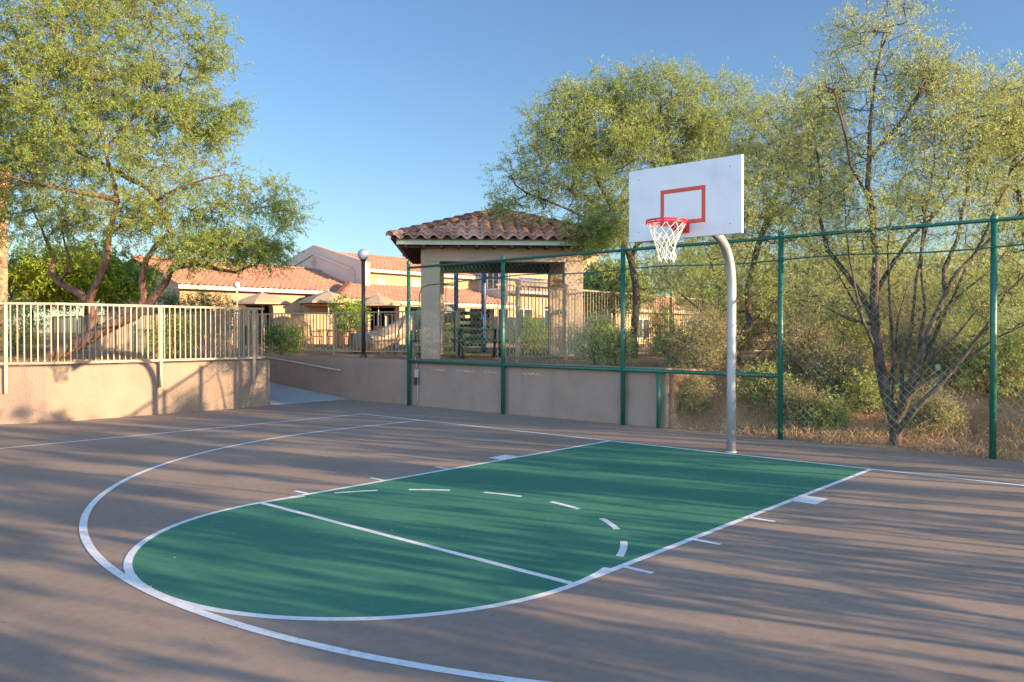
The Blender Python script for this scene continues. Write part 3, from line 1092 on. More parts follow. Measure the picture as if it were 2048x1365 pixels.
MB().lathe([(0.135 * math.sin(math.pi * i / 16) + 1e-4, gzc - 0.135 * math.cos(math.pi * i / 16)) for i in range(17)], 20).build('globe', 'globe', t2, True)
q = at(23, 665, 33.0)
copy_thing(t, (q[0], q[1], H(q[0], q[1])), 0, 'short lamp post with white globe beside the terracotta building at far left')


# ------------------------------------------------------------------ buildings
def quadwall(mb, x0, y0, x1, y1, z0, z1):
    mb.add([(x0, y0, z0), (x1, y1, z0), (x1, y1, z1), (x0, y0, z1)], [(0, 1, 2, 3)])


def window(parent, c, w, h, face, mname='glass', bars=True):
    """window set slightly proud on a wall facing +x or -y; c is its centre on the wall plane"""
    cx, cy, cz = c
    f, p = MB(), MB()
    d = 0.03
    if face == 'x':
        for (y0, y1, z0, z1) in ((cy - w / 2 - .05, cy + w / 2 + .05, cz + h / 2, cz + h / 2 + .05), (cy - w / 2 - .05, cy + w / 2 + .05, cz - h / 2 - .06, cz - h / 2),
                                 (cy - w / 2 - .05, cy - w / 2, cz - h / 2, cz + h / 2), (cy + w / 2, cy + w / 2 + .05, cz - h / 2, cz + h / 2)):
            f.box((cx + 0.001, y0, z0), (cx + d, y1, z1))
        if bars:
            f.box((cx + 0.008, cy - .02, cz - h / 2), (cx + d - .005, cy + .02, cz + h / 2))
        p.box((cx + 0.002, cy - w / 2, cz - h / 2), (cx + 0.01, cy + w / 2, cz + h / 2))
    else:
        for (x0, x1, z0, z1) in ((cx - w / 2 - .05, cx + w / 2 + .05, cz + h / 2, cz + h / 2 + .05), (cx - w / 2 - .05, cx + w / 2 + .05, cz - h / 2 - .06, cz - h / 2),
                                 (cx - w / 2 - .05, cx - w / 2, cz - h / 2, cz + h / 2), (cx + w / 2, cx + w / 2 + .05, cz - h / 2, cz + h / 2)):
            f.box((x0, cy - d, z0), (x1, cy - 0.001, z1))
        if bars:
            f.box((cx - .02, cy - d + .005, cz - h / 2), (cx + .02, cy - 0.008, cz + h / 2))
        p.box((cx - w / 2, cy - 0.01, cz - h / 2), (cx + w / 2, cy - 0.002, cz + h / 2))
    fr = f.build('window', 'frame', parent)
    p.build('pane', mname, fr)
    return fr


# long low building: facade faces the court (+x), gable end faces the viewer's left (-y)
bx, by = -31.2, 7.8
gb = 0.75
t = thing('building', 'long ochre stucco building with red tile roof and arched doorway behind the left tree', 'building', (bx, by, gb))
ZE = 3.10        # eave height above gb
yb = 14.5
mb = MB()
ay0, ay1, az = 2.9, 4.9, 2.0      # arch opening along y, spring height
# facade with an arched opening, 0.35 m deep reveal
quadwall(mb, 0, 0, 0, ay0, 0, ZE)
quadwall(mb, 0, ay1, 0, yb, 0, ZE)
na = 12
ac, ar = (ay0 + ay1) / 2, (ay1 - ay0) / 2
arc_ = [(ac - ar * math.cos(math.pi * i / na), az + 0.62 * ar * math.sin(math.pi * i / na)) for i in range(na + 1)]
for i in range(na):
    (y0, z0), (y1, z1) = arc_[i], arc_[i + 1]
    mb.add([(0, y0, z0), (0, y1, z1), (0, y1, ZE), (0, y0, ZE)], [(0, 1, 2, 3)])
    mb.add([(0, y0, z0), (-0.4, y0, z0), (-0.4, y1, z1), (0, y1, z1)], [(0, 1, 2, 3)])
mb.add([(0, ay0, 0), (-0.4, ay0, 0), (-0.4, ay0, az), (0, ay0, az)], [(0, 1, 2, 3)])
mb.add([(0, ay1, 0), (0, ay1, az), (-0.4, ay1, az), (-0.4, ay1, 0)], [(0, 1, 2, 3)])
dep = 8.4
quadwall(mb, -dep, 0, 0, 0, 0, ZE)
mb.add([(0, 0, ZE), (-dep, 0, ZE), (-dep / 2, 0, ZE + 1.35)], [(0, 2, 1)])
quadwall(mb, 0, yb, -dep, yb, 0, ZE)
quadwall(mb, -dep, yb, -dep, 0, 0, ZE)
mb.build('wall', 'stucco_far', t)
MB().box((-1.6, ay0 - 0.3, 0), (-1.5, ay1 + 0.3, 2.6)).build('interior_dark_sheet', 'dark', t)  # dark sheet standing in for the unlit interior behind the arch
ov = 0.55
rzt = ZE + 1.42
mb = MB()
hip0 = 9.8
tile_slope(mb, (ov, -0.35, ZE - 0.05), (ov, yb + 0.3, ZE - 0.05), (-dep / 2, -0.35, rzt), (-dep / 2, hip0, rzt), 0.30, 0.40, 0.045, 4)
tile_slope(mb, (-dep - ov, yb + 0.3, ZE - 0.05), (-dep - ov, -0.35, ZE - 0.05), (-dep / 2, hip0, rzt), (-dep / 2, -0.35, rzt), 0.60, 0.8, 0.045, 2)
tile_slope(mb, (ov, yb + 0.3, ZE - 0.05), (-dep - ov, yb + 0.3, ZE - 0.05), (-dep / 2, hip0, rzt), (-dep / 2, hip0, rzt), 0.30, 0.40, 0.045, 4)
rf = mb.build('roof', 'tile_far', t, True)
mb = MB()
ridge_caps(mb, (-dep / 2, -0.35, rzt + 0.05), (-dep / 2, hip0, rzt + 0.05), 0.13, 0.4)
ridge_caps(mb, (ov, yb + 0.3, ZE), (-dep / 2, hip0, rzt + 0.05), 0.13, 0.4)
mb.build('ridge_cap', 'tile_far', rf, True)
mb = MB()
mb.box((ov - 0.06, -0.3, ZE - 0.26), (ov - 0.01, yb + 0.2, ZE - 0.075))
mb.build('fascia', 'trim', t)
mb = MB()
mb.box((0.003, -0.25, ZE - 0.24), (ov - 0.062, yb + 0.1, ZE - 0.2))
mb.build('soffit', 'trim', t)
window(t, (0.0, 5.9, 1.85), 0.35, 0.35, 'x', 'pane_pale', False)
MB().lathe([(0.0, 0.02), (0.27, 0.02), (0.27, 0.0)], 20).build('wall_medallion', 'stucco_pink', t)
o = t.children[-1]
o.rotation_euler = (0, R(90), 0)
o.location = (0.01, 2.3, 2.45)
# arched niche ornament on the gable
mb = MB()
for k in range(12):
    a0, a1 = math.pi * k / 12, math.pi * (k + 1) / 12
    for r0, r1 in ((0.75, 0.9),):
        P = [(-3.0 + r0 * math.cos(a0), -0.04, 2.0 + r0 * math.sin(a0)), (-3.0 + r1 * math.cos(a0), -0.04, 2.0 + r1 * math.sin(a0)),
             (-3.0 + r1 * math.cos(a1), -0.04, 2.0 + r1 * math.sin(a1)), (-3.0 + r0 * math.cos(a1), -0.04, 2.0 + r0 * math.sin(a1))]
        P += [(p[0], -0.002, p[2]) for p in P]
        mb.add(P, [(0, 1, 2, 3), (0, 4, 5, 1), (1, 5, 6, 2), (2, 6, 7, 3), (3, 7, 4, 0)])
mb.build('arch_moulding', 'trim', t)

# two storey building with stepped gable parapet facing the court's left
bx, by = -31.2, 18.5
t = thing('building', 'two storey stucco building with curved gable parapet and tiled porch behind the lamp post', 'building', (bx, by, gb))
ZE2 = 4.45
ylen = 9.3
mb = MB()
# gable parapet outline in the x-z plane
pk = -4.45
out = [(0.45, 0), (0.45, 4.70), (0.1, 4.86), (pk + 0.5, 5.90), (pk, 6.03), (pk - 0.5, 5.90), (2 * pk - 0.3, 4.75), (2 * pk - 0.3, 0)]
n = len(out)
P = [(x, -0.35, z) for x, z in out] + [(x, 0.02, z) for x, z in out]
Fc = [tuple(range(n))[::-1], tuple(range(n, 2 * n))] + [(i, (i + 1) % n, n + (i + 1) % n, n + i) for i in range(n)]
mb.add(P, Fc)
pw = mb.build('gable_wall', 'stucco_pink', t)
mb = MB()
ins = [(-0.45, 0), (-0.45, 4.05), (-0.7, 4.4), (pk + 0.2, 5.46), (pk, 5.52), (pk - 0.2, 5.46), (2 * pk + 0.5, 4.35), (2 * pk + 0.5, 0)]
# raised moulding line along the gable
path = [(x, -0.36, z) for x, z in ins[1:7]]
for a, b in zip(path, path[1:]):
    mb.bar(a, b, 0.14, 0.16)
mb.bar((ins[0][0], -0.36, 0.0), (ins[1][0], -0.36, ins[1][1]), 0.14, 0.16)
mb.build('moulding', 'stucco_pink', pw)
mb = MB()
for k in range(4):
    a = k * math.pi / 2
    mb.lathe([(0.0, 0.03), (0.13, 0.03), (0.13, 0.0)], 10, (0.13 * math.cos(a), 0.17 * math.sin(a), 0))
o = mb.build('quatrefoil_vent', 'stucco_red', pw)
o.rotation_euler = (R(90), 0, 0)
o.location = (pk + 0.1, -0.352, 4.98)
mb = MB()
quadwall(mb, 0, 0.02, 0, ylen, 0, ZE2)
quadwall(mb, -8.9, ylen, -8.9, 0.02, 0, ZE2)
quadwall(mb, 0, ylen, -8.9, ylen, 0, ZE2)
mb.build('wall', 'stucco_far', t)
mb = MB()
tile_slope(mb, (0.5, 0.03, ZE2 - 0.03), (0.5, ylen + 0.3, ZE2 - 0.03), (pk, 0.03, 5.72), (pk, ylen + 0.3, 5.72), 0.30, 0.40, 0.05, 4)
tile_slope(mb, (2 * pk - 0.5, ylen + 0.3, ZE2 - 0.03), (2 * pk - 0.5, 0.03, ZE2 - 0.03), (pk, ylen + 0.3, 5.72), (pk, 0.03, 5.72), 0.6, 0.8, 0.05, 2)
mb.build('roof', 'tile_far', t, True)
MB().box((0.44, 0.03, ZE2 - 0.24), (0.49, ylen + 0.25, ZE2 - 0.05)).build('fascia', 'trim', t)
window(t, (0.0, 1.15, 3.62), 0.42, 0.48, 'x', 'pane_pale')
window(t, (0.0, 3.75, 3.62), 0.42, 0.48, 'x', 'pane_pale')
# porch: hipped tile roof on columns, projecting toward the court
px0, py0 = 3.2, -4.3
ze = 2.55
mb = MB()
tile_slope(mb, (px0, py0, ze), (px0, ylen, ze), (0.02, py0 + 3.2, ze + 0.98), (0.02, ylen, ze + 0.98), 0.30, 0.40, 0.05, 4)
tile_slope(mb, (0.02, py0, ze), (px0, py0, ze), (0.02, py0 + 3.2, ze + 0.98), (0.02, py0 + 3.2, ze + 0.98), 0.30, 0.40, 0.05, 4)
pr = mb.build('porch_roof', 'tile_far', t, True)
mb = MB()
ridge_caps(mb, (px0, py0, ze + 0.06), (0.02, py0 + 3.2, ze + 1.04), 0.13, 0.4)
mb.build('hip_cap', 'tile_far', pr, True)
mb = MB()
mb.box((px0 - 0.1, py0 + 0.02, ze - 0.22), (px0 - 0.05, ylen, ze - 0.025))
mb.box((0.02, py0 + 0.05, ze - 0.22), (px0 - 0.102, py0 + 0.10, ze - 0.025))
mb.build('fascia', 'trim', pr)
mb = MB()
mb.box((0.02, py0 + 0.15, ze - 0.30), (px0 - 0.2, ylen, ze - 0.235))
mb.build('ceiling', 'stucco_far', pr)
for y in (py0 + 0.55, 0.2, 2.7, 5.2, 7.7):
    MB().box((px0 - 0.65, y - 0.2, 0), (px0 - 0.25, y + 0.2, ze - 0.302)).build('porch_column', 'stucco_far', t)
mb = MB()
mb.box((0.0, -4.2, 0), (0.25, 0.0, ze - 0.302))
mb.build('porch_wall', 'stucco_far', t)
d = MB().box((0.002, 4.1, 0), (0.05, 5.0, 2.05)).build('door', 'frame', t)
MB().box((0.051, 4.18, 1.0), (0.085, 4.24, 1.06)).build('handle', 'black', d)
window(t, (0.0, 2.0, 1.3), 1.0, 1.1, 'x')

# taller wing seen through the gazebo
bx, by = -28.4, 27.6
t = thing('building', 'ochre two storey wing with dark windows and a balcony band seen through the gazebo', 'building', (bx, by, gb))
mb = MB()
mb.box((-6.0, 0, 0), (0, 9.5, 6.4))
mb.build('wall', 'stucco_far', t)
mb = MB()
mb.box((-2.9, -0.12, 0), (-0.06, -0.003, 5.9))
mb.build('stair_panel', 'stucco_pink', t)
window(t, (-1.3, -0.121, 4.1), 0.9, 1.0, 'y')
window(t, (-1.5, -0.121, 1.6), 1.2, 1.3, 'y')
mb = MB()
mb.box((0.003, -0.1, 3.25), (0.9, 7.6, 3.42))
mb.build('balcony_slab', 'trim', t)
mb = MB()
mb.bar((0.86, -0.1, 4.2), (0.86, 7.6, 4.2), 0.06)
for k in range(60):
    y = -0.1 + k * 7.7 / 59
    mb.bar((0.86, y, 3.42), (0.86, y, 4.17), 0.025)
mb.build('balcony_rail', 'blue', t)
window(t, (0.0, 1.3, 1.7), 1.6, 1.2, 'x')
window(t, (0.0, 4.2, 1.7), 1.6, 1.2, 'x')
window(t, (0.0, 4.6, 4.5), 1.2, 0.9, 'x')
mb = MB()
tile_slope(mb, (0.5, -0.6, 6.3), (0.5, 10.0, 6.3), (-3.0, 2.5, 7.4), (-3.0, 7.0, 7.4), 0.30, 0.4, 0.05, 3)
tile_slope(mb, (-6.5, -0.6, 6.3), (0.5, -0.6, 6.3), (-3.0, 2.5, 7.4), (-3.0, 2.5, 7.4), 0.30, 0.4, 0.05, 3)
mb.build('roof', 'tile_far', t, True)

# low house behind the tall fence on the right
bx, by = -19.0, 25.0
gb2 = 0.45
t = thing('house', 'low ochre house with red tile roof glimpsed through the fence and trees on the right', 'house', (bx, by, gb2))
mb = MB()
mb.box((-3.6, 0, 0), (0, 27, 2.45))
mb.build('wall', 'stucco_far', t)
mb = MB()
tile_slope(mb, (0.6, -0.5, 2.42), (0.6, 27.5, 2.42), (-1.8, 1.3, 3.3), (-1.8, 26, 3.3), 0.30, 0.4, 0.05, 4)
tile_slope(mb, (-4.2, -0.5, 2.42), (0.6, -0.5, 2.42), (-1.8, 1.3, 3.3), (-1.8, 1.3, 3.3), 0.30, 0.4, 0.05, 4)
mb.build('roof', 'tile_far', t, True)
MB().box((0.52, -0.45, 2.22), (0.57, 27.4, 2.40)).build('fascia', 'trim', t)
for y in (3.0, 9.0, 15.0, 21.0):
    window(t, (0.0, y, 1.35), 1.3, 1.0, 'x')

# terracotta building at the far left edge
q = at(18, 665, 22.0)
t = thing('building', 'tall terracotta stucco building corner half hidden by leaves at the left edge', 'building', (q[0], q[1], 0.7))
MB().box((-7, -11, 0), (0, 0, 5.35), bev=0.06).build('wall', 'stucco_red', t)
MB().box((-7.06, -11.06, 5.1), (0.06, 0.06, 5.5)).build('parapet', 'stucco_red', t)
window(t, (0.0, -2.4, 2.0), 1.2, 1.3, 'x')

# ------------------------------------------------------------------ playground
pc = at(940, 665, 25.2)
pz = H(pc[0], pc[1])
t = thing('play_structure', 'blue playground tower with dark steps and a tube slide behind the gazebo', 'playground tower', (pc[0], pc[1], pz), gyaw)
for sx in (-0.43, 0.43):
    for sy in (-0.45, 0.55):
        MB().tube([(sx, sy, 0), (sx, sy, 3.7)], 0.068, 12).build('post', 'blue', t, True)
MB().box((-0.5, -0.5, 1.18), (0.5, 0.6, 1.26), bev=0.01).build('deck', 'tread', t)
mb = MB()
for k in range(6):
    z = 0.2 + k * 0.19
    y = -1.55 + k * 0.2
    mb.box((-0.34, y, z), (0.34, y + 0.25, z + 0.09))
mb.build('step', 'tread', t)
for s in (-1, 1):
    mb = MB()
    mb.bar((s * 0.36, -1.6, 0.1), (s * 0.36, -0.5, 1.2), 0.05, 0.12)
    mb.build('stringer', 'blue', t)
    mb = MB()
    mb.tube([(s * 0.38, -1.6, 0.15), (s * 0.38, -1.55, 1.0), (s * 0.38, -1.35, 1.25), (s * 0.38, -0.6, 2.05), (s * 0.38, -0.47, 2.1), (s * 0.38, -0.45, 1.3)], 0.022, 8)
    mb.build('hand_rail', 'blue', t, True)
mb = MB()
for x0, s in ((-0.45, -1), (-0.45, 1)):
    pass
mb.tube([(-0.5, 0.0, 1.3), (-0.95, 0.0, 1.3), (-1.02, 0.0, 1.4), (-1.02, 0.0, 2.0), (-0.95, 0.0, 2.1), (-0.5, 0.0, 2.1)], 0.025, 8)
mb.tube([(-0.75, 0.0, 1.3), (-0.75, 0.0, 2.1)], 0.012, 6)
mb.build('guard_hoop', 'blue', t, True)
mb = MB()
mb.tube([(0.43, 0.0, 2.35), (1.3, 0.2, 2.3), (2.3, 0.4, 2.3)], 0.028, 8)
mb.build('overhead_bar', 'blue', t, True)
sl = [(-0.5, 0.3, 1.22), (-0.9, 0.28, 1.20), (-1.3, 0.2, 1.10), (-1.8, 0.0, 0.95), (-2.3, -0.25, 0.62), (-2.8, -0.5, 0.38), (-3.3, -0.72, 0.30), (-3.55, -0.82, 0.30)]
MB().tube(sl, 0.30, 18, cap=False).build('slide', 'slide', t, True)
mb = MB()
mb.tube([(-2.3, -0.25, -0.05), (-2.3, -0.25, 0.35)], 0.05, 8)
mb.build('slide_leg', 'blue', t, True)


def picnic_table(label, loc, rz):
    t_ = thing('picnic_table', label, 'picnic table', loc, rz)
    MB().box((-0.66, -0.38, 0.70), (0.66, 0.38, 0.745), bev=0.012).build('table_top', 'tablegreen', t_)
    for s in (-1, 1):
        MB().box((-0.66, s * 0.72 - 0.14, 0.42), (0.66, s * 0.72 + 0.14, 0.455), bev=0.012).build('bench', 'tablegreen', t_)
    for s in (-1, 1):
        mb_ = MB()
        mb_.tube([(s * 0.46, -0.75, 0.02), (s * 0.46, 0.75, 0.02)], 0.03, 8)
        mb_.tube([(s * 0.46, -0.5, 0.02), (s * 0.46, -0.3, 0.70)], 0.03, 8)
        mb_.tube([(s * 0.46, 0.5, 0.02), (s * 0.46, 0.3, 0.70)], 0.03, 8)
        mb_.tube([(s * 0.46, -0.80, 0.40), (s * 0.46, 0.80, 0.40)], 0.025, 8)
        mb_.build('leg', 'tablegreen', t_, True)
    return t_


q = at(958, 665, 20.4)
pt = picnic_table('dark green picnic table under the gazebo in front of the blue tower', (q[0], q[1], H(q[0], q[1])), gyaw + R(6))
q = at(846, 665, 20.1)
t = thing('bench', 'small dark green metal bench half hidden between the first fence post and the gazebo column', 'bench', (q[0], q[1], H(q[0], q[1])), gyaw)
MB().box((-0.36, -0.2, 0.40), (0.36, 0.2, 0.44), bev=0.01).build('seat', 'tablegreen', t)
for s in (-1, 1):
    mb = MB()
    mb.bar((s * 0.3, -0.16, 0.0), (s * 0.3, -0.16, 0.40), 0.05)
    mb.bar((s * 0.3, 0.16, 0.0), (s * 0.3, 0.16, 0.40), 0.05)
    mb.bar((s * 0.3, -0.2, 0.06), (s * 0.3, 0.2, 0.06), 0.05)
    mb.build('leg', 'tablegreen', t)


# ------------------------------------------------------------------ patio furniture
def umbrella(label, loc, rz=0.0):
    t_ = thing('patio_umbrella', label, 'umbrella', loc, rz, 'tan patio umbrellas')
    n_ = 8
    P = [(0, 0, 2.62)]
    for k, (r_, z_) in enumerate(((0.45, 2.50), (0.9, 2.33), (1.28, 2.15), (1.29, 2.07))):
        for j in range(n_):
            a = 2 * math.pi * j / n_
            P.append((r_ * math.cos(a), r_ * math.sin(a), z_))
    Fc = [(0, 1 + j, 1 + (j + 1) % n_) for j in range(n_)]
    for k in range(3):
        for j in range(n_):
            Fc.append((1 + k * n_ + j, 1 + (k + 1) * n_ + j, 1 + (k + 1) * n_ + (j + 1) % n_, 1 + k * n_ + (j + 1) % n_))
    MB().add(P, Fc).build('canopy', 'umbrella', t_)
    MB().tube([(0, 0, 0), (0, 0, 2.7)], 0.028, 8).build('pole', 'frame', t_, True)
    MB().lathe([(0.25, 0), (0.25, 0.06), (0.05, 0.10)], 16).build('base', 'darkpole', t_, True)
    return t_


def G3(u, d):
    q_ = at(u, 665, d)
    return (float(q_[0]), float(q_[1]), H(q_[0], q_[1]))


u1 = umbrella('leftmost tan patio umbrella in front of the arched doorway', G3(525, 36.0))
copy_thing(u1, G3(657, 35.0), 0.4, 'middle tan patio umbrella, sunlit, left of the lamp post', 'tan patio umbrellas')
copy_thing(u1, G3(757, 38.5), 0.2, 'tan patio umbrella just right of the lamp post', 'tan patio umbrellas')
for o in COL.objects:
    if o.name.startswith('patio_umbrella'):
        o.location.z -= 0.2


def patio_table(label, loc):
    t_ = thing('patio_table', label, 'table', loc, 0, 'patio tables')
    MB().lathe([(0.0, 0.74), (0.55, 0.74), (0.56, 0.72), (0.55, 0.70), (0.0, 0.70)], 20).build('table_top', 'redmetal', t_, True)
    for k in range(4):
        a = math.pi / 4 + k * math.pi / 2
        MB().tube([(0.42 * math.cos(a), 0.42 * math.sin(a), 0.70), (0.40 * math.cos(a), 0.40 * math.sin(a), 0.0)], 0.02, 6).build('leg', 'redmetal', t_, True)
    return t_


def patio_chair(label, loc, rz):
    t_ = thing('patio_chair', label, 'chair', loc, rz, 'red metal patio chairs')
    MB().box((-0.25, -0.25, 0.42), (0.25, 0.25, 0.46), bev=0.01).build('seat', 'redmetal', t_)
    mb_ = MB()
    for k in range(6):
        x = -0.22 + k * 0.088
        mb_.bar((x, 0.24, 0.46), (x, 0.30, 0.90), 0.022)
    mb_.bar((-0.26, 0.30, 0.91), (0.26, 0.30, 0.91), 0.04)
    mb_.build('backrest', 'redmetal', t_)
    for sx in (-1, 1):
        MB().tube([(sx * 0.26, 0.26, 0.66), (sx * 0.27, -0.2, 0.66), (sx * 0.26, -0.24, 0.44)], 0.018, 6).build('armrest', 'redmetal', t_, True)
        for sy in (-1, 1):
            MB().bar((sx * 0.23, sy * 0.23, 0.0), (sx * 0.23, sy * 0.23, 0.42), 0.035).build('leg', 'redmetal', t_)
    return t_


tb = patio_table('round red metal patio table under the middle umbrella', G3(657, 35.0))
copy_thing(tb, G3(757, 38.5), 0, 'round red metal patio table under the umbrella right of the lamp post', 'patio tables')
copy_thing(tb, G3(545, 36.0), 0, 'round red metal patio table near the umbrella by the arched doorway', 'patio tables')
ch = patio_chair('red metal patio chair farthest left, in front of the tall shrub shadow', G3(612, 33.5), 1.2)
chairs = [(634, 36.0, 2.4, 'red metal patio chair close beside the middle umbrella pole on its left'),
          (672, 34.0, 0.2, 'red metal patio chair in front of the middle umbrella table'),
          (693, 36.2, -1.2, 'red metal patio chair between the middle umbrella and the small patio tree'),
          (735, 38.0, 1.3, 'red metal patio chair just right of the lamp post'),
          (752, 36.9, 0.1, 'red metal patio chair nearest the viewer under the right umbrella'),
          (781, 38.3, -1.4, 'red metal patio chair at the right end of the patio, near the slide'),
          (766, 40.0, 3.0, 'red metal patio chair behind the right patio table')]
for u, d, rz, lab in chairs:
    copy_thing(ch, G3(u, d), rz, lab, 'red metal patio chairs')


# ------------------------------------------------------------------ plants
def skeleton(limbs, tips, seed, step=0.30, wob=0.10, sag=0.0):
    """limbs: polylines of points; tips attach to the nearest part of the growing tree"""
    rg = np.random.default_rng(seed)
    pos, par, mr = [], [], []
    for li, limb in enumerate(limbs):
        r0_, r1_ = 0.0, 0.0
        if isinstance(limb, tuple):
            limb, r0_, r1_ = limb
        limb = [np.array(p, float) for p in limb]
        tot_ = sum(np.linalg.norm(q - p) for p, q in zip(limb, limb[1:])) + 1e-6
        run_ = 0.0
        if li == 0 or not pos:
            prev = -1
            last = None
        else:
            d = np.linalg.norm(np.array(pos) - limb[0], axis=1)
            prev = int(d.argmin())
            last = pos[prev]
        for k, p in enumerate(limb):
            if last is None:
                pos.append(p); par.append(-1); mr.append(r0_); prev = len(pos) - 1; last = p
                continue
            ln = np.linalg.norm(p - last)
            m = max(1, int(ln / step))
            for i in range(1, m + 1):
                q = last + (p - last) * i / m + (rg.normal(0, 0.02, 3) if i < m else 0)
                pos.append(q); par.append(prev); prev = len(pos) - 1
                mr.append(r0_ + (r1_ - r0_) * min(1, (run_ + ln * i / m) / tot_))
            run_ += ln
            last = p
    nl = len(pos)
    cap = nl + len(tips) * 8 + 10
    A = np.zeros((cap, 3))
    A[:nl] = pos
    par = par + [0] * (cap - nl)
    cnt = nl
    P0 = A[:nl]
    dmin = np.array([np.linalg.norm(P0 - q, axis=1).min() for q in tips])
    order = np.argsort(dmin)
    depth_pen = np.zeros(cap)
    # keep branches from growing straight out of the lower trunk
    tip_idx = []
    for ti in order:
        q = tips[ti]
        d = np.linalg.norm(A[:cnt] - q, axis=1)
        below = np.clip(A[:cnt, 2] - q[2], 0, None)
        k = int((d + 0.9 * below).argmin())
        ln = d[k]
        m = int(np.clip(ln / step, 1, 6))
        a = A[k].copy()
        prev = k
        perp = rg.normal(0, 1, 3)
        for i in range(1, m + 1):
            s = i / m
            w = math.sin(math.pi * s)
            A[cnt] = a + (q - a) * s + perp * wob * ln * 0.35 * w + np.array([0, 0, 1.0]) * (0.10 * ln * w) + (rg.normal(0, 0.015, 3) if i < m else 0)
            par[cnt] = prev
            prev = cnt
            cnt += 1
        tip_idx.append(prev)
    mr = np.array(mr + [0.0] * (cnt - nl))
    return A[:cnt], np.array(par[:cnt]), np.array(tip_idx), nl, mr


def branch_mesh(name, A, par, mname, parent, r_tip=0.004, expo=0.45, r_max=0.2, mr=None):
    n = len(A)
    c = np.zeros(n)
    kids = np.zeros(n, int)
    for i in range(n - 1, -1, -1):
        if kids[i] == 0:
            c[i] = 1
        if par[i] >= 0:
            c[par[i]] += c[i]
            kids[par[i]] += 1
    r = np.minimum(r_tip * c ** expo, r_max)
    if mr is not None:
        r = np.maximum(r, mr)
    sel = np.where(par >= 0)[0]
    a, b = A[par[sel]], A[sel]
    ra = np.minimum(r[par[sel]], r[sel] * 1.5)
    rb = r[sel]
    d = b - a
    d /= np.linalg.norm(d, axis=1, keepdims=True) + 1e-9
    ref = np.where(np.abs(d[:, 2:3]) > 0.9, np.array([[1.0, 0, 0]]), np.array([[0, 0, 1.0]]))
    x = np.cross(d, ref); x /= np.linalg.norm(x, axis=1, keepdims=True) + 1e-9
    y = np.cross(d, x)
    Vs, Qs, off = [], [], 0
    for lo, hi, k in ((0, 0.012, 3), (0.012, 0.05, 5), (0.05, 9, 10)):
        m = (rb >= lo) & (rb < hi)
        if not m.any():
            continue
        th = 2 * np.pi * np.arange(k) / k
        cs, sn = np.cos(th)[None, :, None], np.sin(th)[None, :, None]
        ringa = a[m][:, None] + ra[m][:, None, None] * (cs * x[m][:, None] + sn * y[m][:, None])
        e = b[m] + d[m] * (rb[m] * 0.35)[:, None]
        ringb = e[:, None] + rb[m][:, None, None] * (cs * x[m][:, None] + sn * y[m][:, None])
        vv = np.concatenate([ringa, ringb], 1).reshape(-1, 3)
        s_ = m.sum()
        j = np.arange(k)
        base = (np.arange(s_) * 2 * k)[:, None]
        q = np.stack([base + j, base + (j + 1) % k, base + k + (j + 1) % k, base + k + j], 2).reshape(-1, 4)
        Vs.append(vv); Qs.append(q + off); off += len(vv)
    return np_mesh(name, np.concatenate(Vs), np.concatenate(Qs), mname, parent, smooth=True)


def unit(v):
    return v / (np.linalg.norm(v, axis=-1, keepdims=True) + 1e-9)


def leaves(tips, dirs, seed, twigs=4, per=12, tlen=0.45, llen=0.085, lw=0.020, droop=0.35, spread=0.9, jit=0.05, twig_r=0.0016, up=0.0):
    """feathery sprays: each tip carries thin twigs with narrow leaves set along both sides"""
    rg = np.random.default_rng(seed)
    n = len(tips)
    td = unit(np.repeat(dirs, twigs, 0) + spread * rg.normal(0, 0.6, (n * twigs, 3)) + np.array([0, 0, -droop + up]))
    tl = tlen * rg.uniform(0.45, 1.25, (n * twigs, 1))
    t0 = np.repeat(tips, twigs, 0) + rg.normal(0, jit, (n * twigs, 3))
    s = rg.uniform(0.05, 1.0, (n * twigs, per, 1))
    sag = np.array([0, 0, -1.0]) * (s ** 2) * tl[:, None] * 0.25 * droop
    p = t0[:, None] + td[:, None] * s * tl[:, None] + sag
    rnd = rg.normal(0, 1, (n * twigs, per, 3))
    side = unit(np.cross(np.repeat(td[:, None], per, 1), rnd))
    ax = unit(0.55 * td[:, None] + side + np.array([0, 0, -droop * 0.8]) + 0.3 * rnd)
    wv = unit(np.cross(ax, rg.normal(0, 1, ax.shape)))
    ll = llen * rg.uniform(0.55, 1.35, (n * twigs, per, 1))
    ww = lw * rg.uniform(0.7, 1.3, (n * twigs, per, 1))
    c0 = p
    c1_ = p + ax * ll * 0.5 + wv * ww * 0.5
    c2 = p + ax * ll
    c3 = p + ax * ll * 0.5 - wv * ww * 0.5
    Vl = np.stack([c0, c1_, c2, c3], 2).reshape(-1, 3)
    Ql = np.arange(len(Vl)).reshape(-1, 4)
    # twigs as thin flat three-sided stems
    e = t0 + td * tl + np.array([0, 0, -1.0]) * tl * 0.25 * droop
    return Vl, Ql, t0, e


def twig_mesh(t0, e, r):
    d = unit(e - t0)
    ref = np.where(np.abs(d[:, 2:3]) > 0.9, np.array([[1.0, 0, 0]]), np.array([[0, 0, 1.0]]))
    x = unit(np.cross(d, ref)); y = np.cross(d, x)
    th = 2 * np.pi * np.arange(3) / 3
    cs, sn = np.cos(th)[None, :, None], np.sin(th)[None, :, None]
    o = cs * x[:, None] + sn * y[:, None]
    va = t0[:, None] + o * r
    vb = e[:, None] + o * r * 0.4
    vv = np.concatenate([va, vb], 1).reshape(-1, 3)
    base = (np.arange(len(t0)) * 6)[:, None]
    j = np.arange(3)
    q = np.stack([base + j, base + (j + 1) % 3, base + 3 + (j + 1) % 3, base + 3 + j], 2).reshape(-1, 4)
    return vv, q


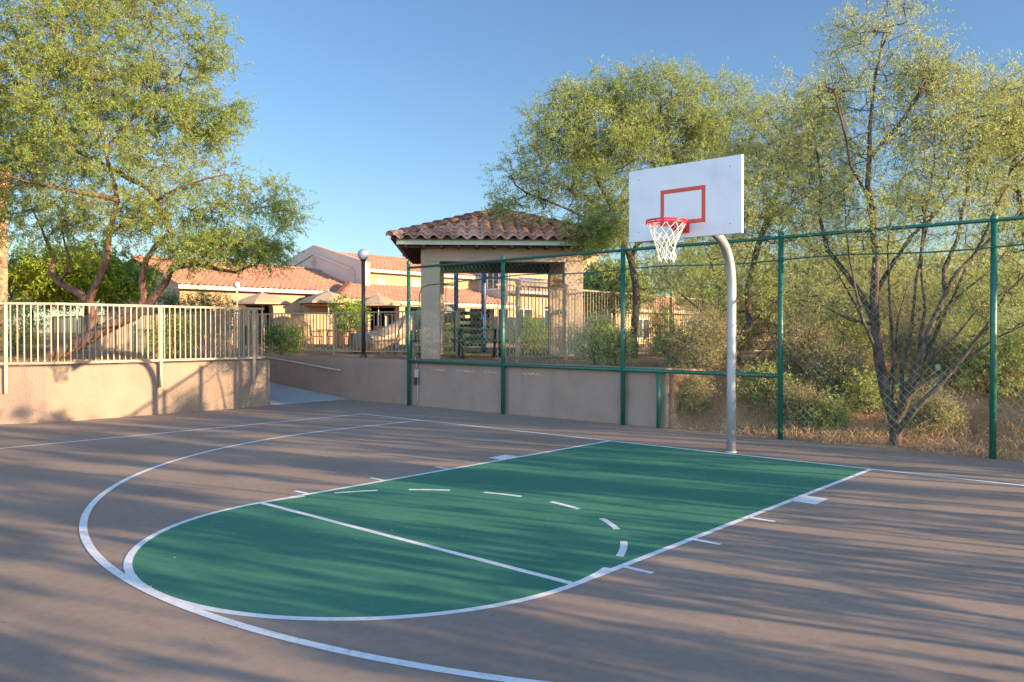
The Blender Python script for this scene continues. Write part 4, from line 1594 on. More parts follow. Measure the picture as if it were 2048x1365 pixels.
def crown_tips(blobs, n, seed, clump=0.9, gap=0.42, shell=0.45):
    """points in a union of ellipsoids (centre, radii, weight), thinned by noise so gaps open in the crown"""
    rg = np.random.default_rng(seed)
    w = np.array([b[2] if len(b) > 2 else b[1][0] * b[1][1] * b[1][2] for b in blobs], float)
    w /= w.sum()
    out = []
    off = Vector((seed * 3.7, seed * 1.3, seed * 2.1))
    tries = 0
    while len(out) < n and tries < n * 30:
        tries += 1
        b = blobs[int(rg.choice(len(blobs), p=w))]
        v = rg.normal(0, 1, 3)
        v /= np.linalg.norm(v)
        v *= rg.uniform(0, 1) ** shell
        q = np.array(b[0]) + v * np.array(b[1])
        nv = mnoise.noise(Vector(q) * clump + off) * 0.5 + 0.5
        if nv < gap and rg.uniform() > 0.12:
            continue
        out.append(q)
    return np.array(out)


def tree(label, limbs, blobs, n, seed, leafmat, barkmat='bark', group=None, name='mesquite_tree', clump=0.9, gap=0.42, shell=0.45,
         r_tip=0.0045, expo=0.46, r_max=0.2, leafkw=None, cat='tree', wob=0.10, z_min=None):
    l0 = limbs[0][0] if isinstance(limbs[0], tuple) else limbs[0]
    base = np.array(l0[0], float)
    t_ = thing(name, label, cat, tuple(base), 0, group)
    tips = crown_tips(blobs, n, seed, clump, gap, shell)
    if z_min is not None:
        tips = tips[tips[:, 2] > z_min]
    A, par, ti, nl, mr = skeleton(limbs, tips, seed, wob=wob)
    A = A - base
    kw = dict(leafkw or {})
    tp = A[ti]
    dr = unit(tp - A[par[ti]])
    # a second set of sprays part way along the outer branches
    mid = np.setdiff1d(np.arange(nl, len(A)), ti)
    mid = mid[np.random.default_rng(seed).uniform(size=len(mid)) < 0.45]
    tp = np.concatenate([tp, A[mid]])
    dr = np.concatenate([dr, unit(A[mid] - A[par[mid]])])
    Vl, Ql, t0, e = leaves(tp, dr, seed + 1, **kw)
    branch_mesh('trunk', A, par, barkmat, t_, r_tip, expo, r_max, mr=mr)
    np_mesh('crown', Vl, Ql, leafmat, t_)
    vv, q = twig_mesh(t0, e, kw.get('twig_r', 0.0014))
    np_mesh('twigs', vv, q, 'twig', t_)
    return t_


def blob(u, v, d, ru, rv, rd=None, w=None):
    """crown lobe centred at a sight line and depth, radii given in view pixels, returned in metres (axis aligned)"""
    c = at(u, v, d)
    a, b = ru / F_PX * d, rv / F_PX * d
    rd = rd or a
    rr = math.sqrt((a * a + rd * rd) / 2)
    return (c, (rr, rr, b), (w or a * b * rd))


def pl(*pts):
    return [at(*p) for p in pts]


def grounded(u, d):
    q_ = at(u, 665, d)
    return np.array([q_[0], q_[1], H(q_[0], q_[1]) - 0.05])


# leaning mesquite in the raised bed on the left
b0 = grounded(88, 17.6)
limbs = [
         ([b0] + pl((150, 690, 17.5), (205, 660, 17.4), (270, 632, 17.3), (288, 600, 17.2), (284, 560, 17.1), (292, 520, 17.0), (312, 492, 16.9), (345, 470, 16.7)), 0.185, 0.025),
         (pl((270, 632, 17.3), (305, 598, 17.2), (328, 570, 17.1), (345, 536, 17.0), (392, 528, 16.9), (430, 538, 16.8), (470, 545, 16.7), (510, 530, 16.5)), 0.1, 0.02),
         (pl((345, 536, 17.0), (375, 505, 17.2), (410, 485, 17.3), (460, 470, 17.4)), 0.04, 0.012),
         (pl((184, 668, 17.4), (186, 640, 17.6), (184, 612, 17.7), (160, 588, 17.8), (118, 566, 17.9), (100, 545, 18.0), (110, 518, 18.1), (92, 480, 18.2), (70, 430, 18.3)), 0.12, 0.02),
         (pl((186, 640, 17.6), (178, 600, 17.3), (196, 565, 17.1), (213, 525, 17.0), (218, 470, 16.9), (235, 400, 16.8), (210, 300, 16.8), (190, 180, 16.8)), 0.085, 0.02),
         (pl((118, 566, 17.9), (140, 530, 17.6), (130, 490, 17.5), (120, 440, 17.4)), 0.05, 0.01),
         (pl((218, 470, 16.9), (280, 420, 16.6), (350, 380, 16.4), (450, 350, 16.3)), 0.05, 0.012),
         (pl((235, 400, 16.8), (130, 380, 16.2), (40, 360, 16.0), (-40, 330, 16.0)), 0.06, 0.012),
         (pl((210, 300, 16.8), (280, 220, 17.0), (360, 150, 17.2)), 0.04, 0.01),
         (pl((345, 470, 16.7), (300, 380, 17.0), (150, 300, 17.5), (60, 180, 17.5), (30, 60, 17.5)), 0.05, 0.01)]
blobs = [blob(120, 120, 17.3, 220, 210, 2.4), blob(270, 330, 17.0, 220, 140, 2.2, 5), blob(480, 430, 16.8, 95, 85, 1.3), blob(50, 330, 17.2, 130, 160, 1.8),
         blob(330, 190, 17.2, 105, 120, 1.4), blob(-120, 200, 17.3, 170, 230, 2.2), blob(200, -60, 17.3, 200, 110, 2.0), blob(395, 235, 17.1, 85, 50, .7, 1.0), blob(410, 125, 17.1, 62, 26, .5, .35),
         blob(555, 415, 16.7, 38, 40, .5, .3), blob(330, 440, 16.8, 190, 60, 1.6, 2.2), blob(520, 500, 16.6, 60, 30, .6, .5), blob(430, 490, 16.7, 130, 50, 1.1, 2.4), blob(120, 440, 17.3, 110, 70, 1.3, 1.2), blob(470, 225, 17.1, 40, 22, .4, .25), blob(445, 112, 17.1, 40, 9, .3, .12), blob(560, 372, 16.8, 36, 14, .3, .12), blob(455, 60, 17.2, 26, 12, .3, .06), blob(400, 60, 17.2, 60, 40, .6, .4), blob(575, 450, 16.7, 26, 30, .3, .15)]
tree('large leaning olive green mesquite with forked trunk in the raised bed at left', limbs, blobs, 3000, 11, 'leaf_left', 'bark_red',
     r_tip=0.0042, expo=0.42, r_max=0.16, gap=0.41, clump=1.4, leafkw=dict(twigs=5, per=32, tlen=0.44, llen=0.062, lw=0.0135, droop=0.40))

# green mesquite right of the gazebo
b0 = grounded(1268, 19.6)
limbs = [[b0] + pl((1270, 640, 19.6), (1272, 580, 19.6), (1262, 520, 19.6), (1240, 470, 19.5), (1225, 420, 19.4), (1190, 350, 19.4), (1180, 270, 19.5)),
         pl((1262, 520, 19.6), (1290, 460, 19.7), (1320, 380, 19.8), (1330, 280, 19.8), (1320, 200, 19.8)),
         pl((1240, 470, 19.5), (1160, 430, 19.0), (1090, 400, 18.8), (1030, 370, 18.8)),
         pl((1290, 460, 19.7), (1370, 400, 20.0), (1440, 320, 20.2), (1470, 230, 20.2)),
         pl((1225, 420, 19.4), (1170, 440, 18.5), (1150, 470, 18.0))]
blobs = [blob(1180, 300, 19.4, 170, 130, 2.0), blob(1300, 240, 19.8, 150, 105, 1.8), blob(1075, 370, 19.0, 85, 75, 1.1), blob(1430, 300, 20.1, 120, 150, 1.7),
         blob(1240, 440, 19.3, 130, 70, 1.5), blob(1165, 470, 18.4, 50, 40, .6, .45), blob(1205, 458, 18.0, 36, 38, .5, .5), blob(1170, 200, 19.5, 95, 60, 1.0), blob(1340, 560, 19.5, 90, 60, 1.0, .8), blob(1310, 175, 19.8, 70, 50, .8, .5),
         blob(1400, 460, 20.0, 120, 90, 1.4, 1.6), blob(1010, 405, 18.9, 45, 25, .5, .25)]
tree('tall green mesquite with rounded crown overhanging the gazebo roof', limbs, blobs, 2300, 23, 'leaf_mid', 'bark',
     r_tip=0.0055, expo=0.42, r_max=0.17, gap=0.46, clump=1.3, leafkw=dict(twigs=5, per=22, tlen=0.44, llen=0.065, lw=0.0145, droop=0.25))

# low spreading tree behind the pole
b0 = grounded(1492, 14.6)
limbs = [[b0] + pl((1485, 740, 14.6), (1462, 690, 14.6), (1432, 650, 14.6), (1390, 612, 14.7), (1345, 575, 14.8), (1310, 540, 14.9)),
         pl((1462, 690, 14.6), (1500, 650, 14.5), (1545, 610, 14.4), (1590, 575, 14.3), (1640, 560, 14.2)),
         pl((1485, 740, 14.6), (1540, 690, 14.8), (1600, 660, 15.0), (1660, 650, 15.1)),
         pl((1432, 650, 14.6), (1440, 590, 14.9), (1420, 520, 15.2), (1400, 450, 15.4)),
         pl((1500, 650, 14.5), (1495, 580, 15.0), (1520, 480, 15.4), (1560, 370, 15.6), (1570, 250, 15.7))]
blobs = [blob(1400, 545, 14.9, 110, 55, 1.0), blob(1540, 430, 15.3, 110, 130, 1.4), blob(1575, 270, 15.6, 95, 120, 1.1), blob(1590, 570, 14.5, 90, 60, .9),
         blob(1480, 620, 15.0, 130, 60, 1.0), blob(1630, 400, 15.4, 70, 100, .9), blob(1500, 350, 15.8, 70, 110, .9)]
tree('spreading olive tree with dark crooked limbs behind the basketball pole', limbs, blobs, 1250, 31, 'leaf_right', 'bark',
     r_tip=0.0045, expo=0.45, r_max=0.10, gap=0.46, clump=1.5, leafkw=dict(twigs=4, per=15, tlen=0.36, llen=0.058, lw=0.0125, droop=0.25))

# multi-stemmed tree just behind the fence on the right
b0 = at(1792, 893, 11.35)
b0[2] = H(b0[0], b0[1]) - 0.03
limbs = [
         ([b0] + pl((1790, 845, 11.35), (1772, 790, 11.4), (1758, 720, 11.45), (1750, 650, 11.5), (1748, 590, 11.5), (1752, 520, 11.5), (1745, 420, 11.5), (1738, 320, 11.5), (1745, 200, 11.5), (1762, 100, 11.5), (1775, 10, 11.5)), 0.0829, 0.0096),
         (pl((1750, 650, 11.5), (1722, 590, 11.6), (1690, 545, 11.7), (1655, 500, 11.8), (1640, 440, 11.9), (1642, 360, 12.0), (1625, 260, 12.1)), 0.0497, 0.0096),
         (pl((1748, 590, 11.5), (1790, 520, 11.7), (1825, 470, 11.8), (1870, 430, 11.9), (1900, 390, 12.0), (1960, 330, 12.1)), 0.0398, 0.008),
         (pl((1790, 845, 11.35), (1815, 790, 11.2), (1838, 720, 11.1), (1862, 650, 11.1), (1890, 590, 11.1), (1945, 515, 11.1), (2000, 460, 11.2), (2060, 400, 11.3)), 0.063, 0.012),
         (pl((1890, 590, 11.1), (1888, 540, 11.3), (1915, 480, 11.5), (1935, 380, 11.6), (1940, 270, 11.7)), 0.039, 0.0064),
         (pl((1792, 870, 11.35), (1828, 820, 11.0), (1880, 770, 10.9), (1930, 710, 10.8), (1975, 650, 10.8), (2010, 590, 10.8), (2060, 540, 10.8)), 0.0564, 0.0096),
         (pl((1828, 780, 11.1), (1880, 745, 11.0), (1940, 715, 10.9), (1985, 680, 10.8), (2050, 650, 10.7)), 0.0398, 0.0096),
         (pl((1772, 790, 11.4), (1790, 720, 11.6), (1795, 640, 11.7), (1815, 570, 11.8)), 0.0273, 0.0064),
         (pl((1738, 320, 11.5), (1800, 250, 11.4), (1850, 170, 11.3), (1900, 110, 11.3)), 0.0234, 0.0048),
         (pl((1745, 420, 11.5), (1700, 330, 11.3), (1680, 230, 11.2), (1660, 130, 11.2)), 0.0234, 0.0048),
         (pl((1750, 650, 11.5), (1700, 640, 11.9), (1640, 610, 12.2), (1600, 600, 12.4)), 0.0273, 0.0048),
         (pl((1798, 830, 11.3), (1812, 700, 11.35), (1832, 560, 11.4), (1850, 430, 11.5), (1870, 320, 11.5)), 0.035, 0.006),
         (pl((1802, 835, 11.3), (1845, 720, 11.2), (1905, 600, 11.15), (1965, 480, 11.2), (2015, 370, 11.3)), 0.038, 0.006),
         (pl((1780, 810, 11.4), (1755, 700, 11.6), (1715, 620, 11.7), (1672, 540, 11.9), (1600, 470, 12.0)), 0.032, 0.005),
         (pl((1812, 800, 11.2), (1872, 705, 11.1), (1950, 625, 11.0), (2035, 570, 11.0)), 0.03, 0.006),
         (pl((1785, 790, 11.4), (1782, 650, 11.5), (1775, 500, 11.6), (1800, 360, 11.7)), 0.03, 0.005),
         (pl((1758, 720, 11.45), (1725, 640, 11.3), (1700, 520, 11.2), (1690, 400, 11.2)), 0.03, 0.005),
         (pl((1838, 720, 11.1), (1850, 620, 11.4), (1842, 500, 11.6), (1880, 380, 11.7)), 0.028, 0.005),
         (pl((1862, 650, 11.1), (1930, 580, 11.3), (1985, 540, 11.4), (2050, 460, 11.5)), 0.028, 0.005)]
blobs = [blob(1750, 100, 11.5, 85, 110, .8), blob(1640, 290, 11.8, 85, 110, .9), blob(1830, 300, 11.5, 110, 150, 1.1), blob(1950, 260, 11.6, 90, 110, .9), blob(2050, 300, 11.4, 90, 160, 1.0),
         blob(1740, 430, 11.6, 120, 90, .9), blob(1920, 430, 11.4, 120, 70, .9), blob(1770, 20, 11.5, 75, 60, .6), blob(1690, 200, 11.4, 75, 60, .6, .3), blob(1960, 600, 11.2, 90, 90, .7), blob(1870, 150, 11.3, 65, 60, .5, .25),
         blob(1650, 580, 12.2, 70, 50, .6)]
tree('multi stemmed mesquite with sparse yellow green leaves just behind the fence at right', limbs, blobs, 1700, 47, 'leaf_right', 'bark_grey',
     r_tip=0.0042, expo=0.44, r_max=0.12, gap=0.44, clump=1.5, leafkw=dict(twigs=4, per=11, tlen=0.36, llen=0.058, lw=0.0105, droop=0.35), wob=0.14)

# another tree whose crown fills the right edge
b0 = grounded(2190, 13.4)
limbs = [[b0] + pl((2150, 740, 13.4), (2100, 640, 13.4), (2060, 540, 13.5), (2040, 420, 13.6), (2030, 300, 13.7), (2040, 180, 13.7)),
         pl((2190, 800, 13.4), (2090, 830, 13.0), (2030, 800, 12.9), (1980, 740, 12.9), (1940, 690, 13.0)),
         pl((2100, 640, 13.4), (2010, 580, 13.2), (1950, 560, 13.1))]
blobs = [blob(2030, 230, 13.7, 100, 130, 1.2), blob(2110, 350, 13.6, 120, 200, 1.4), blob(2000, 660, 13.3, 110, 90, 1.0), blob(2070, 520, 13.4, 110, 100, 1.1)]
tree('bushy yellow green mesquite filling the right edge beyond the last fence post', limbs, blobs, 950, 53, 'leaf_right', 'bark_grey',
     r_tip=0.0045, expo=0.45, r_max=0.12, gap=0.42, clump=1.3, leafkw=dict(twigs=4, per=11, tlen=0.36, llen=0.07, lw=0.014, droop=0.3))


def small_tree(label, u, d, v_mid, ru, rv, n, seed, leafmat, bark='bark', name='desert_tree', group=None, leafkw=None, gap=0.38, dz=0.0, v_base=None):
    b_ = grounded(u, d)
    b_[2] += dz
    limbs_ = [[b_, at(u + 4, (v_mid + 0.55 * rv), d), at(u - 3, v_mid, d)],
              [at(u + 4, v_mid + 0.55 * rv, d), at(u + ru * 0.5, v_mid, d - 0.3)],
              [at(u + 4, v_mid + 0.55 * rv, d), at(u - ru * 0.5, v_mid, d + 0.3)]]
    bl = [blob(u, v_mid, d, ru, rv), blob(u - ru * 0.45, v_mid + 0.25 * rv, d, ru * 0.6, rv * 0.7), blob(u + ru * 0.45, v_mid + 0.2 * rv, d - .2, ru * 0.6, rv * 0.7)]
    return tree(label, limbs_, bl, n, seed, leafmat, bark, group, name, gap=gap, leafkw=leafkw or dict(twigs=4, per=10, tlen=0.5, llen=0.13, lw=0.04, droop=0.2), r_tip=0.006, r_max=0.12)


small_tree('bright lime green tree sunlit behind the leaning mesquite', 170, 27.0, 548, 125, 62, 620, 61, 'leaf_bright', leafkw=dict(twigs=4, per=12, tlen=0.5, llen=0.14, lw=0.042, droop=0.5))
small_tree('dark green tree behind the lime tree near the terracotta building', 60, 30.0, 560, 90, 62, 380, 63, 'leaf_dark')
small_tree('dense green tree seen between the gazebo column and the fence post', 1225, 33.0, 572, 70, 48, 520, 67, 'leaf_bright' if False else 'leaf_mid', leafkw=dict(twigs=4, per=12, tlen=0.5, llen=0.15, lw=0.05, droop=0.2))
small_tree('small patio tree in front of the porch left of the lamp post', 697, 33.5, 628, 36, 36, 130, 71, 'leaf_bright', leafkw=dict(twigs=4, per=9, tlen=0.35, llen=0.12, lw=0.04, droop=0.3))
small_tree('hazy olive tree standing behind the spreading tree', 1480, 28.0, 560, 130, 75, 420, 73, 'leaf_sage')
small_tree('tall olive tree far behind the multi stemmed mesquite', 1720, 24.0, 560, 130, 95, 560, 79, 'leaf_sage')
small_tree('olive tree far behind the fence near the right edge', 1930, 22.0, 590, 140, 95, 560, 83, 'leaf_sage')


def shrub(label, u, d, ru, h, n, seed, leafmat, name='shrub', kw=None, bark='bark_grey', pos=None, group=None):
    """mound of leafy stems; ru in view pixels, h in metres"""
    b_ = grounded(u, d) if pos is None else np.array([pos[0], pos[1], H(pos[0], pos[1]) - 0.03])
    rr = ru / F_PX * d
    rg = np.random.default_rng(seed)
    limbs_ = []
    for k in range(5):
        a = rg.uniform(0, 2 * math.pi)
        q_ = b_ + np.array([rr * 0.4 * math.cos(a), rr * 0.4 * math.sin(a), h * rg.uniform(0.35, 0.6)])
        limbs_.append([b_, (b_ + q_) / 2 + rg.normal(0, 0.04, 3), q_])
    c = b_ + np.array([0, 0, h * 0.52])
    bl = [(c, (rr, rr, h * 0.48), 1.0)]
    t_ = tree(label, limbs_, bl, n, seed, leafmat, bark, group, name, clump=1.6, gap=0.36, shell=0.40, r_tip=0.003, r_max=0.03, cat='shrub',
              leafkw=kw or dict(twigs=4, per=9, tlen=0.22, llen=0.06, lw=0.018, droop=0.05, up=0.15), z_min=b_[2] + 0.05)
    return t_


KW_SM = dict(twigs=4, per=10, tlen=0.24, llen=0.055, lw=0.016, droop=0.1, up=0.3)
KW_DRY = dict(twigs=6, per=5, tlen=0.36, llen=0.04, lw=0.010, droop=0.0, up=0.15, twig_r=0.0028)
shrub('leafy green shrub behind the cream railing near its right end', 345, 16.9, 44, 0.95, 130, 101, 'leaf_bright' if False else 'leaf_mid', kw=KW_SM)
shrub('rounded dark green shrub at the top of the ramp by the picket fence', 562, 22.4, 42, 0.95, 170, 103, 'leaf_dark', kw=KW_SM)
shrub('tall spiky green shrub under the mesquite beside the long building', 415, 27.0, 55, 1.95, 200, 107, 'leaf_dark', kw=dict(twigs=5, per=8, tlen=0.5, llen=0.10, lw=0.02, droop=-0.1, up=0.9))
shrub('spiky green shrub left of the tall one, behind the railing', 345, 26.0, 40, 1.85, 150, 109, 'leaf_dark', kw=dict(twigs=5, per=8, tlen=0.5, llen=0.10, lw=0.02, droop=-0.1, up=0.9))
shrub('tall leafy shrub in shade behind the left end of the railing', 30, 19.0, 60, 1.45, 200, 113, 'leaf_mid', kw=KW_SM)
shrub('green shrub below the gazebo beside the blue tower', 905, 26.5, 28, 1.25, 140, 127, 'leaf_mid', kw=KW_SM)
shrub('yellow green shrub seen through the tall picket fence left of the gazebo column', 1065, 25.5, 42, 1.25, 190, 131, 'leaf_bright', kw=KW_SM)
shrub('yellow green shrub behind the wall right of the gazebo column', 1190, 15.6, 46, 0.95, 150, 137, 'leaf_right', kw=KW_SM)
shrub('low yellow flowering shrub near the end of the wall', 1235, 14.9, 30, 0.70, 100, 139, 'leaf_right', kw=KW_SM)
shrub('dark rounded shrub against the tall picket fence behind the wall end', 1320, 22.0, 32, 1.35, 170, 149, 'leaf_mid', kw=KW_SM)
shrub('pink flowering bush casting shade on the long building wall', 600, 36.5, 24, 1.7, 130, 151, 'leaf_sage', kw=KW_DRY)
# shrubs on the bank behind the chain link fence
bank = [(1400, 14.2, 60, 0.95, 'leaf_sage', 'grey twiggy shrub on the bank left of the basketball pole'),
        (1355, 14.6, 45, 0.65, 'leaf_mid', 'low green shrub right behind the end of the stucco wall'),
        (1530, 13.6, 48, 0.75, 'leaf_right', 'yellow green shrub on the bank right of the basketball pole'),
        (1600, 14.4, 60, 1.10, 'leaf_sage', 'dry twiggy shrub behind the fence post right of the pole'),
        (1670, 13.6, 55, 0.90, 'leaf_sage', 'olive twiggy shrub on the bank left of the multi stemmed tree'),
        (1735, 13.0, 45, 0.75, 'leaf_right', 'pale shrub directly behind the left side of the multi stemmed trunk'),
        (1640, 17.5, 95, 1.9, 'leaf_sage', 'tall dry olive thicket high on the bank'),
        (1800, 16.5, 100, 1.8, 'leaf_sage', 'tall brownish thicket behind the multi stemmed tree'),
        (1905, 13.4, 55, 0.85, 'leaf_sage', 'dry olive shrub below the prickly pear at right'),
        (1990, 12.6, 60, 0.95, 'leaf_right', 'yellow green shrub behind the far right fence post'),
        (1940, 16.0, 100, 1.9, 'leaf_right', 'tall yellow olive bush behind the prickly pear'),
        (2060, 12.4, 60, 1.25, 'leaf_mid', 'dense green bush at the right edge behind the fence'),
        (1460, 17.5, 70, 1.3, 'leaf_right', 'olive bush behind the basketball pole near the picket fence'),
        (1700, 20.0, 110, 2.2, 'leaf_right', 'large yellow green bush far behind the fence between two posts'),
        (2030, 17.0, 110, 2.1, 'leaf_right', 'large yellow green bush high on the bank at the right edge'),
        (1380, 13.6, 30, 0.62, 'leaf_sage', 'dull olive shrub standing just beyond the end of the stucco wall'),
        (1590, 12.9, 34, 0.55, 'leaf_sage', 'small dry shrub low on the bank just right of the fence post by the pole'),
        (1655, 12.6, 30, 0.42, 'leaf_right', 'small pale weed near the bottom of the bank left of the multi stemmed tree'),
        (1700, 15.2, 70, 1.25, 'leaf_right', 'yellow olive shrub halfway up the bank left of the multi stemmed tree'),
        (1845, 14.2, 60, 1.05, 'leaf_sage', 'brown twiggy shrub on the bank right of the multi stemmed trunk'),
        (1560, 16.0, 75, 1.4, 'leaf_sage', 'grey olive thicket on the bank behind the spreading tree'),
        (1870, 11.9, 40, 0.50, 'leaf_sage', 'dry tangled shrub at the foot of the bank right of the multi stemmed tree'),
        (1430, 15.6, 55, 0.9, 'leaf_mid', 'green bush beneath the spreading tree left of the basketball pole'),
        (1780, 19.0, 120, 2.6, 'leaf_right', 'tall yellow olive thicket behind the multi stemmed mesquite crown')]
for i, (u, d, ru, h_, lm, lab) in enumerate(bank):
    dry = lm == 'leaf_sage'
    shrub(lab, u, d, ru, h_, int((150 if dry else 85) + (95 if dry else 50) * h_ * ru / 60), 200 + i * 3, lm, kw=KW_DRY if dry else KW_SM, name='desert_shrub', group=None)


def prickly_pear(label, pos, seed, n=26, s=0.17):
    rg = random.Random(seed)
    z0 = H(pos[0], pos[1])
    t_ = thing('prickly_pear', label, 'cactus', (pos[0], pos[1], z0 - 0.02))
    pads = []

    def pad(c, d, w, facing):
        d = unit(np.array(d, float))
        side = unit(np.cross(d, facing))
        nrm = np.cross(side, d)
        P, Fc = [], []
        m_, k_ = 9, 6
        for i in range(m_ + 1):
            a = math.pi * i / m_
            for j in range(k_):
                b = 2 * math.pi * j / k_
                rr = math.sin(a) + 1e-3
                P.append(c + d * w * (1 - math.cos(a)) * 0.72 + side * w * 0.56 * rr * math.cos(b) + nrm * w * 0.12 * rr * math.sin(b))
        for i in range(m_):
            for j in range(k_):
                Fc.append((i * k_ + j, i * k_ + (j + 1) % k_, (i + 1) * k_ + (j + 1) % k_, (i + 1) * k_ + j))
        MB().add(P, Fc).build('pad', 'cactus', t_, True)
        pads.append((c + d * w * 1.35, d, w))

    for k in range(4):
        a = rg.uniform(0, 6.28)
        pad(np.array([0.22 * math.cos(a), 0.22 * math.sin(a), 0.0]), (math.cos(a) * .5, math.sin(a) * .5, 1), s, np.array([math.sin(a + 1), math.cos(a), 0.2]))
    while len(pads) < n:
        c, d, w = pads[rg.randrange(min(len(pads), 14))]
        a = rg.uniform(0, 6.28)
        nd = d + np.array([math.cos(a), math.sin(a), 0.35]) * 0.75
        pad(c - d * 0.02, nd, w * rg.uniform(0.8, 1.0), np.array([rg.uniform(-1, 1), rg.uniform(-1, 1), 0.1]))
    return t_


q = at(1915, 665, 12.9)
prickly_pear('pale green prickly pear cactus on the bank beside the right fence post', q[:2], 3, 30, 0.125)
q = at(1752, 665, 13.6)
prickly_pear('prickly pear cactus showing pale pads behind the multi stemmed trunk', q[:2], 5, 30, 0.13)


# ------------------------------------------------------------------ ground cover
def blades(name, label, n, region, mname, hmin, hmax, w, seed, lean=0.7, keep=None):
    rg = np.random.default_rng(seed)
    x = rg.uniform(region[0], region[1], n)
    y = rg.uniform(region[2], region[3], n)
    if keep is not None:
        m = keep(x, y, rg)
        x, y = x[m], y[m]
    z = hgt(x, y) - 0.01
    k = len(x)
    b = np.stack([x, y, z], 1)
    d = unit(np.stack([rg.normal(0, lean, k), rg.normal(0, lean, k), np.ones(k)], 1))
    hh = rg.uniform(hmin, hmax, (k, 1))
    s_ = unit(np.cross(d, rg.normal(0, 1, (k, 3)))) * w / 2
    mid = b + d * hh * 0.6
    tip = b + d * hh + np.stack([rg.normal(0, .25, k), rg.normal(0, .25, k), -np.abs(rg.normal(0, .15, k))], 1) * hh
    V_ = np.stack([b - s_, b + s_, mid + s_ * 0.8, tip, mid - s_ * 0.8], 1).reshape(-1, 3)
    i0 = (np.arange(k) * 5)[:, None]
    Q_ = np.concatenate([i0 + np.array([[0, 1, 2, 4]]), i0 + np.array([[4, 2, 3, 3]])], 0)
    me_q = i0 + np.array([[0, 1, 2, 4]])
    # use two quads: body and a tip folded to a narrow quad
    V2 = np.stack([b - s_, b + s_, mid + s_ * 0.8, mid - s_ * 0.8, mid - s_ * 0.8, mid + s_ * 0.8, tip + s_ * 0.1, tip - s_ * 0.1], 1).reshape(-1, 3)
    j0 = (np.arange(k) * 8)[:, None]
    Q2 = np.concatenate([j0 + np.array([[0, 1, 2, 3]]), j0 + np.array([[4, 5, 6, 7]])], 0)
    return stuff(np_mesh(name, V2, Q2, mname), label, 'grass')


def patchy(x, y, rg):
    nv = np.array([mnoise.noise(Vector((a * 0.9, b * 0.9, 3.3))) for a, b in zip(x, y)])
    return nv > rg.uniform(-0.45, 0.35, len(x))


blades('dry_grass', 'straw coloured dry grass covering the bank behind the chain link fence', 60000, (-1.9, 9.0, 1.9, 7.0), 'grass_dry', 0.06, 0.26, 0.007, 5, 0.9, patchy)
blades('green_grass', 'thin greyish green turf between the ramp wall and the patio', 16000, (-24, -10, 5.0, 14.0), 'grass_green', 0.03, 0.07, 0.02, 6, 0.6)
blades('leaf_litter', 'dry twigs and litter under the mesquite in the raised bed', 9000, (-18, -10.9, -5.0, -0.6), 'grass_dry', 0.02, 0.10, 0.008, 8, 1.6, lambda x, y, r_: hgt(x, y) > 0.5)
# fallen leaflets on the court
rg = np.random.default_rng(9)
n = 1500
x = rg.uniform(-10, 6, n); y = rg.uniform(-9, 1.7, n)
edge = rg.uniform(size=n) < 0.8
y = np.where(edge, 1.7 - np.abs(rg.normal(0, 0.15, n)), y)
a = rg.uniform(0, 6.28, n); l_ = rg.uniform(0.008, 0.022, n)[:, None]
c = np.stack([x, y, np.full(n, 0.012)], 1)
dx = np.stack([np.cos(a), np.sin(a), rg.normal(0, .2, n)], 1) * l_
dy = np.stack([-np.sin(a), np.cos(a), rg.normal(0, .1, n)], 1) * l_ * 0.4
V = np.stack([c - dx, c - dy, c + dx, c + dy], 1).reshape(-1, 3)
stuff(np_mesh('fallen_leaves', V, np.arange(len(V)).reshape(-1, 4), 'grass_dry'), 'scattered tiny dry leaves lying on the court', 'leaves')

# ------------------------------------------------------------------ trees further along the court (they throw the long shadows)
AZ, EL = math.atan2(0.272, 1.0), R(8.9)
SH = []
for q, s_, zlo, zhi, rr, nk, kind in ((-9.3, 11.2, 0.8, 3.0, 0.95, 22, 0), (-7.6, 12.6, 0.9, 3.5, 1.0, 24, 0), (-5.9, 11.4, 0.9, 3.3, 1.0, 24, 0), (-4.2, 12.8, 1.0, 3.7, 1.0, 24, 0),
                                      (-2.5, 11.6, 1.0, 3.9, 1.0, 24, 0), (-0.8, 12.8, 1.1, 3.4, 1.0, 22, 0), (0.9, 11.6, 1.1, 3.2, 0.95, 20, 0),
                                      (-6.8, 22.0, 2.4, 5.2, 1.8, 9, 1), (-3.0, 20.5, 2.6, 4.7, 1.8, 10, 1), (0.8, 22.5, 2.6, 5.4, 1.8, 8, 1)):
    SH.append((s_ * 0.965 - q * 0.263, s_ * 0.263 + q * 0.965, zlo, zhi, rr, nk, kind))
ORD = ['first', 'second', 'third', 'fourth', 'fifth', 'sixth', 'seventh', 'eighth']
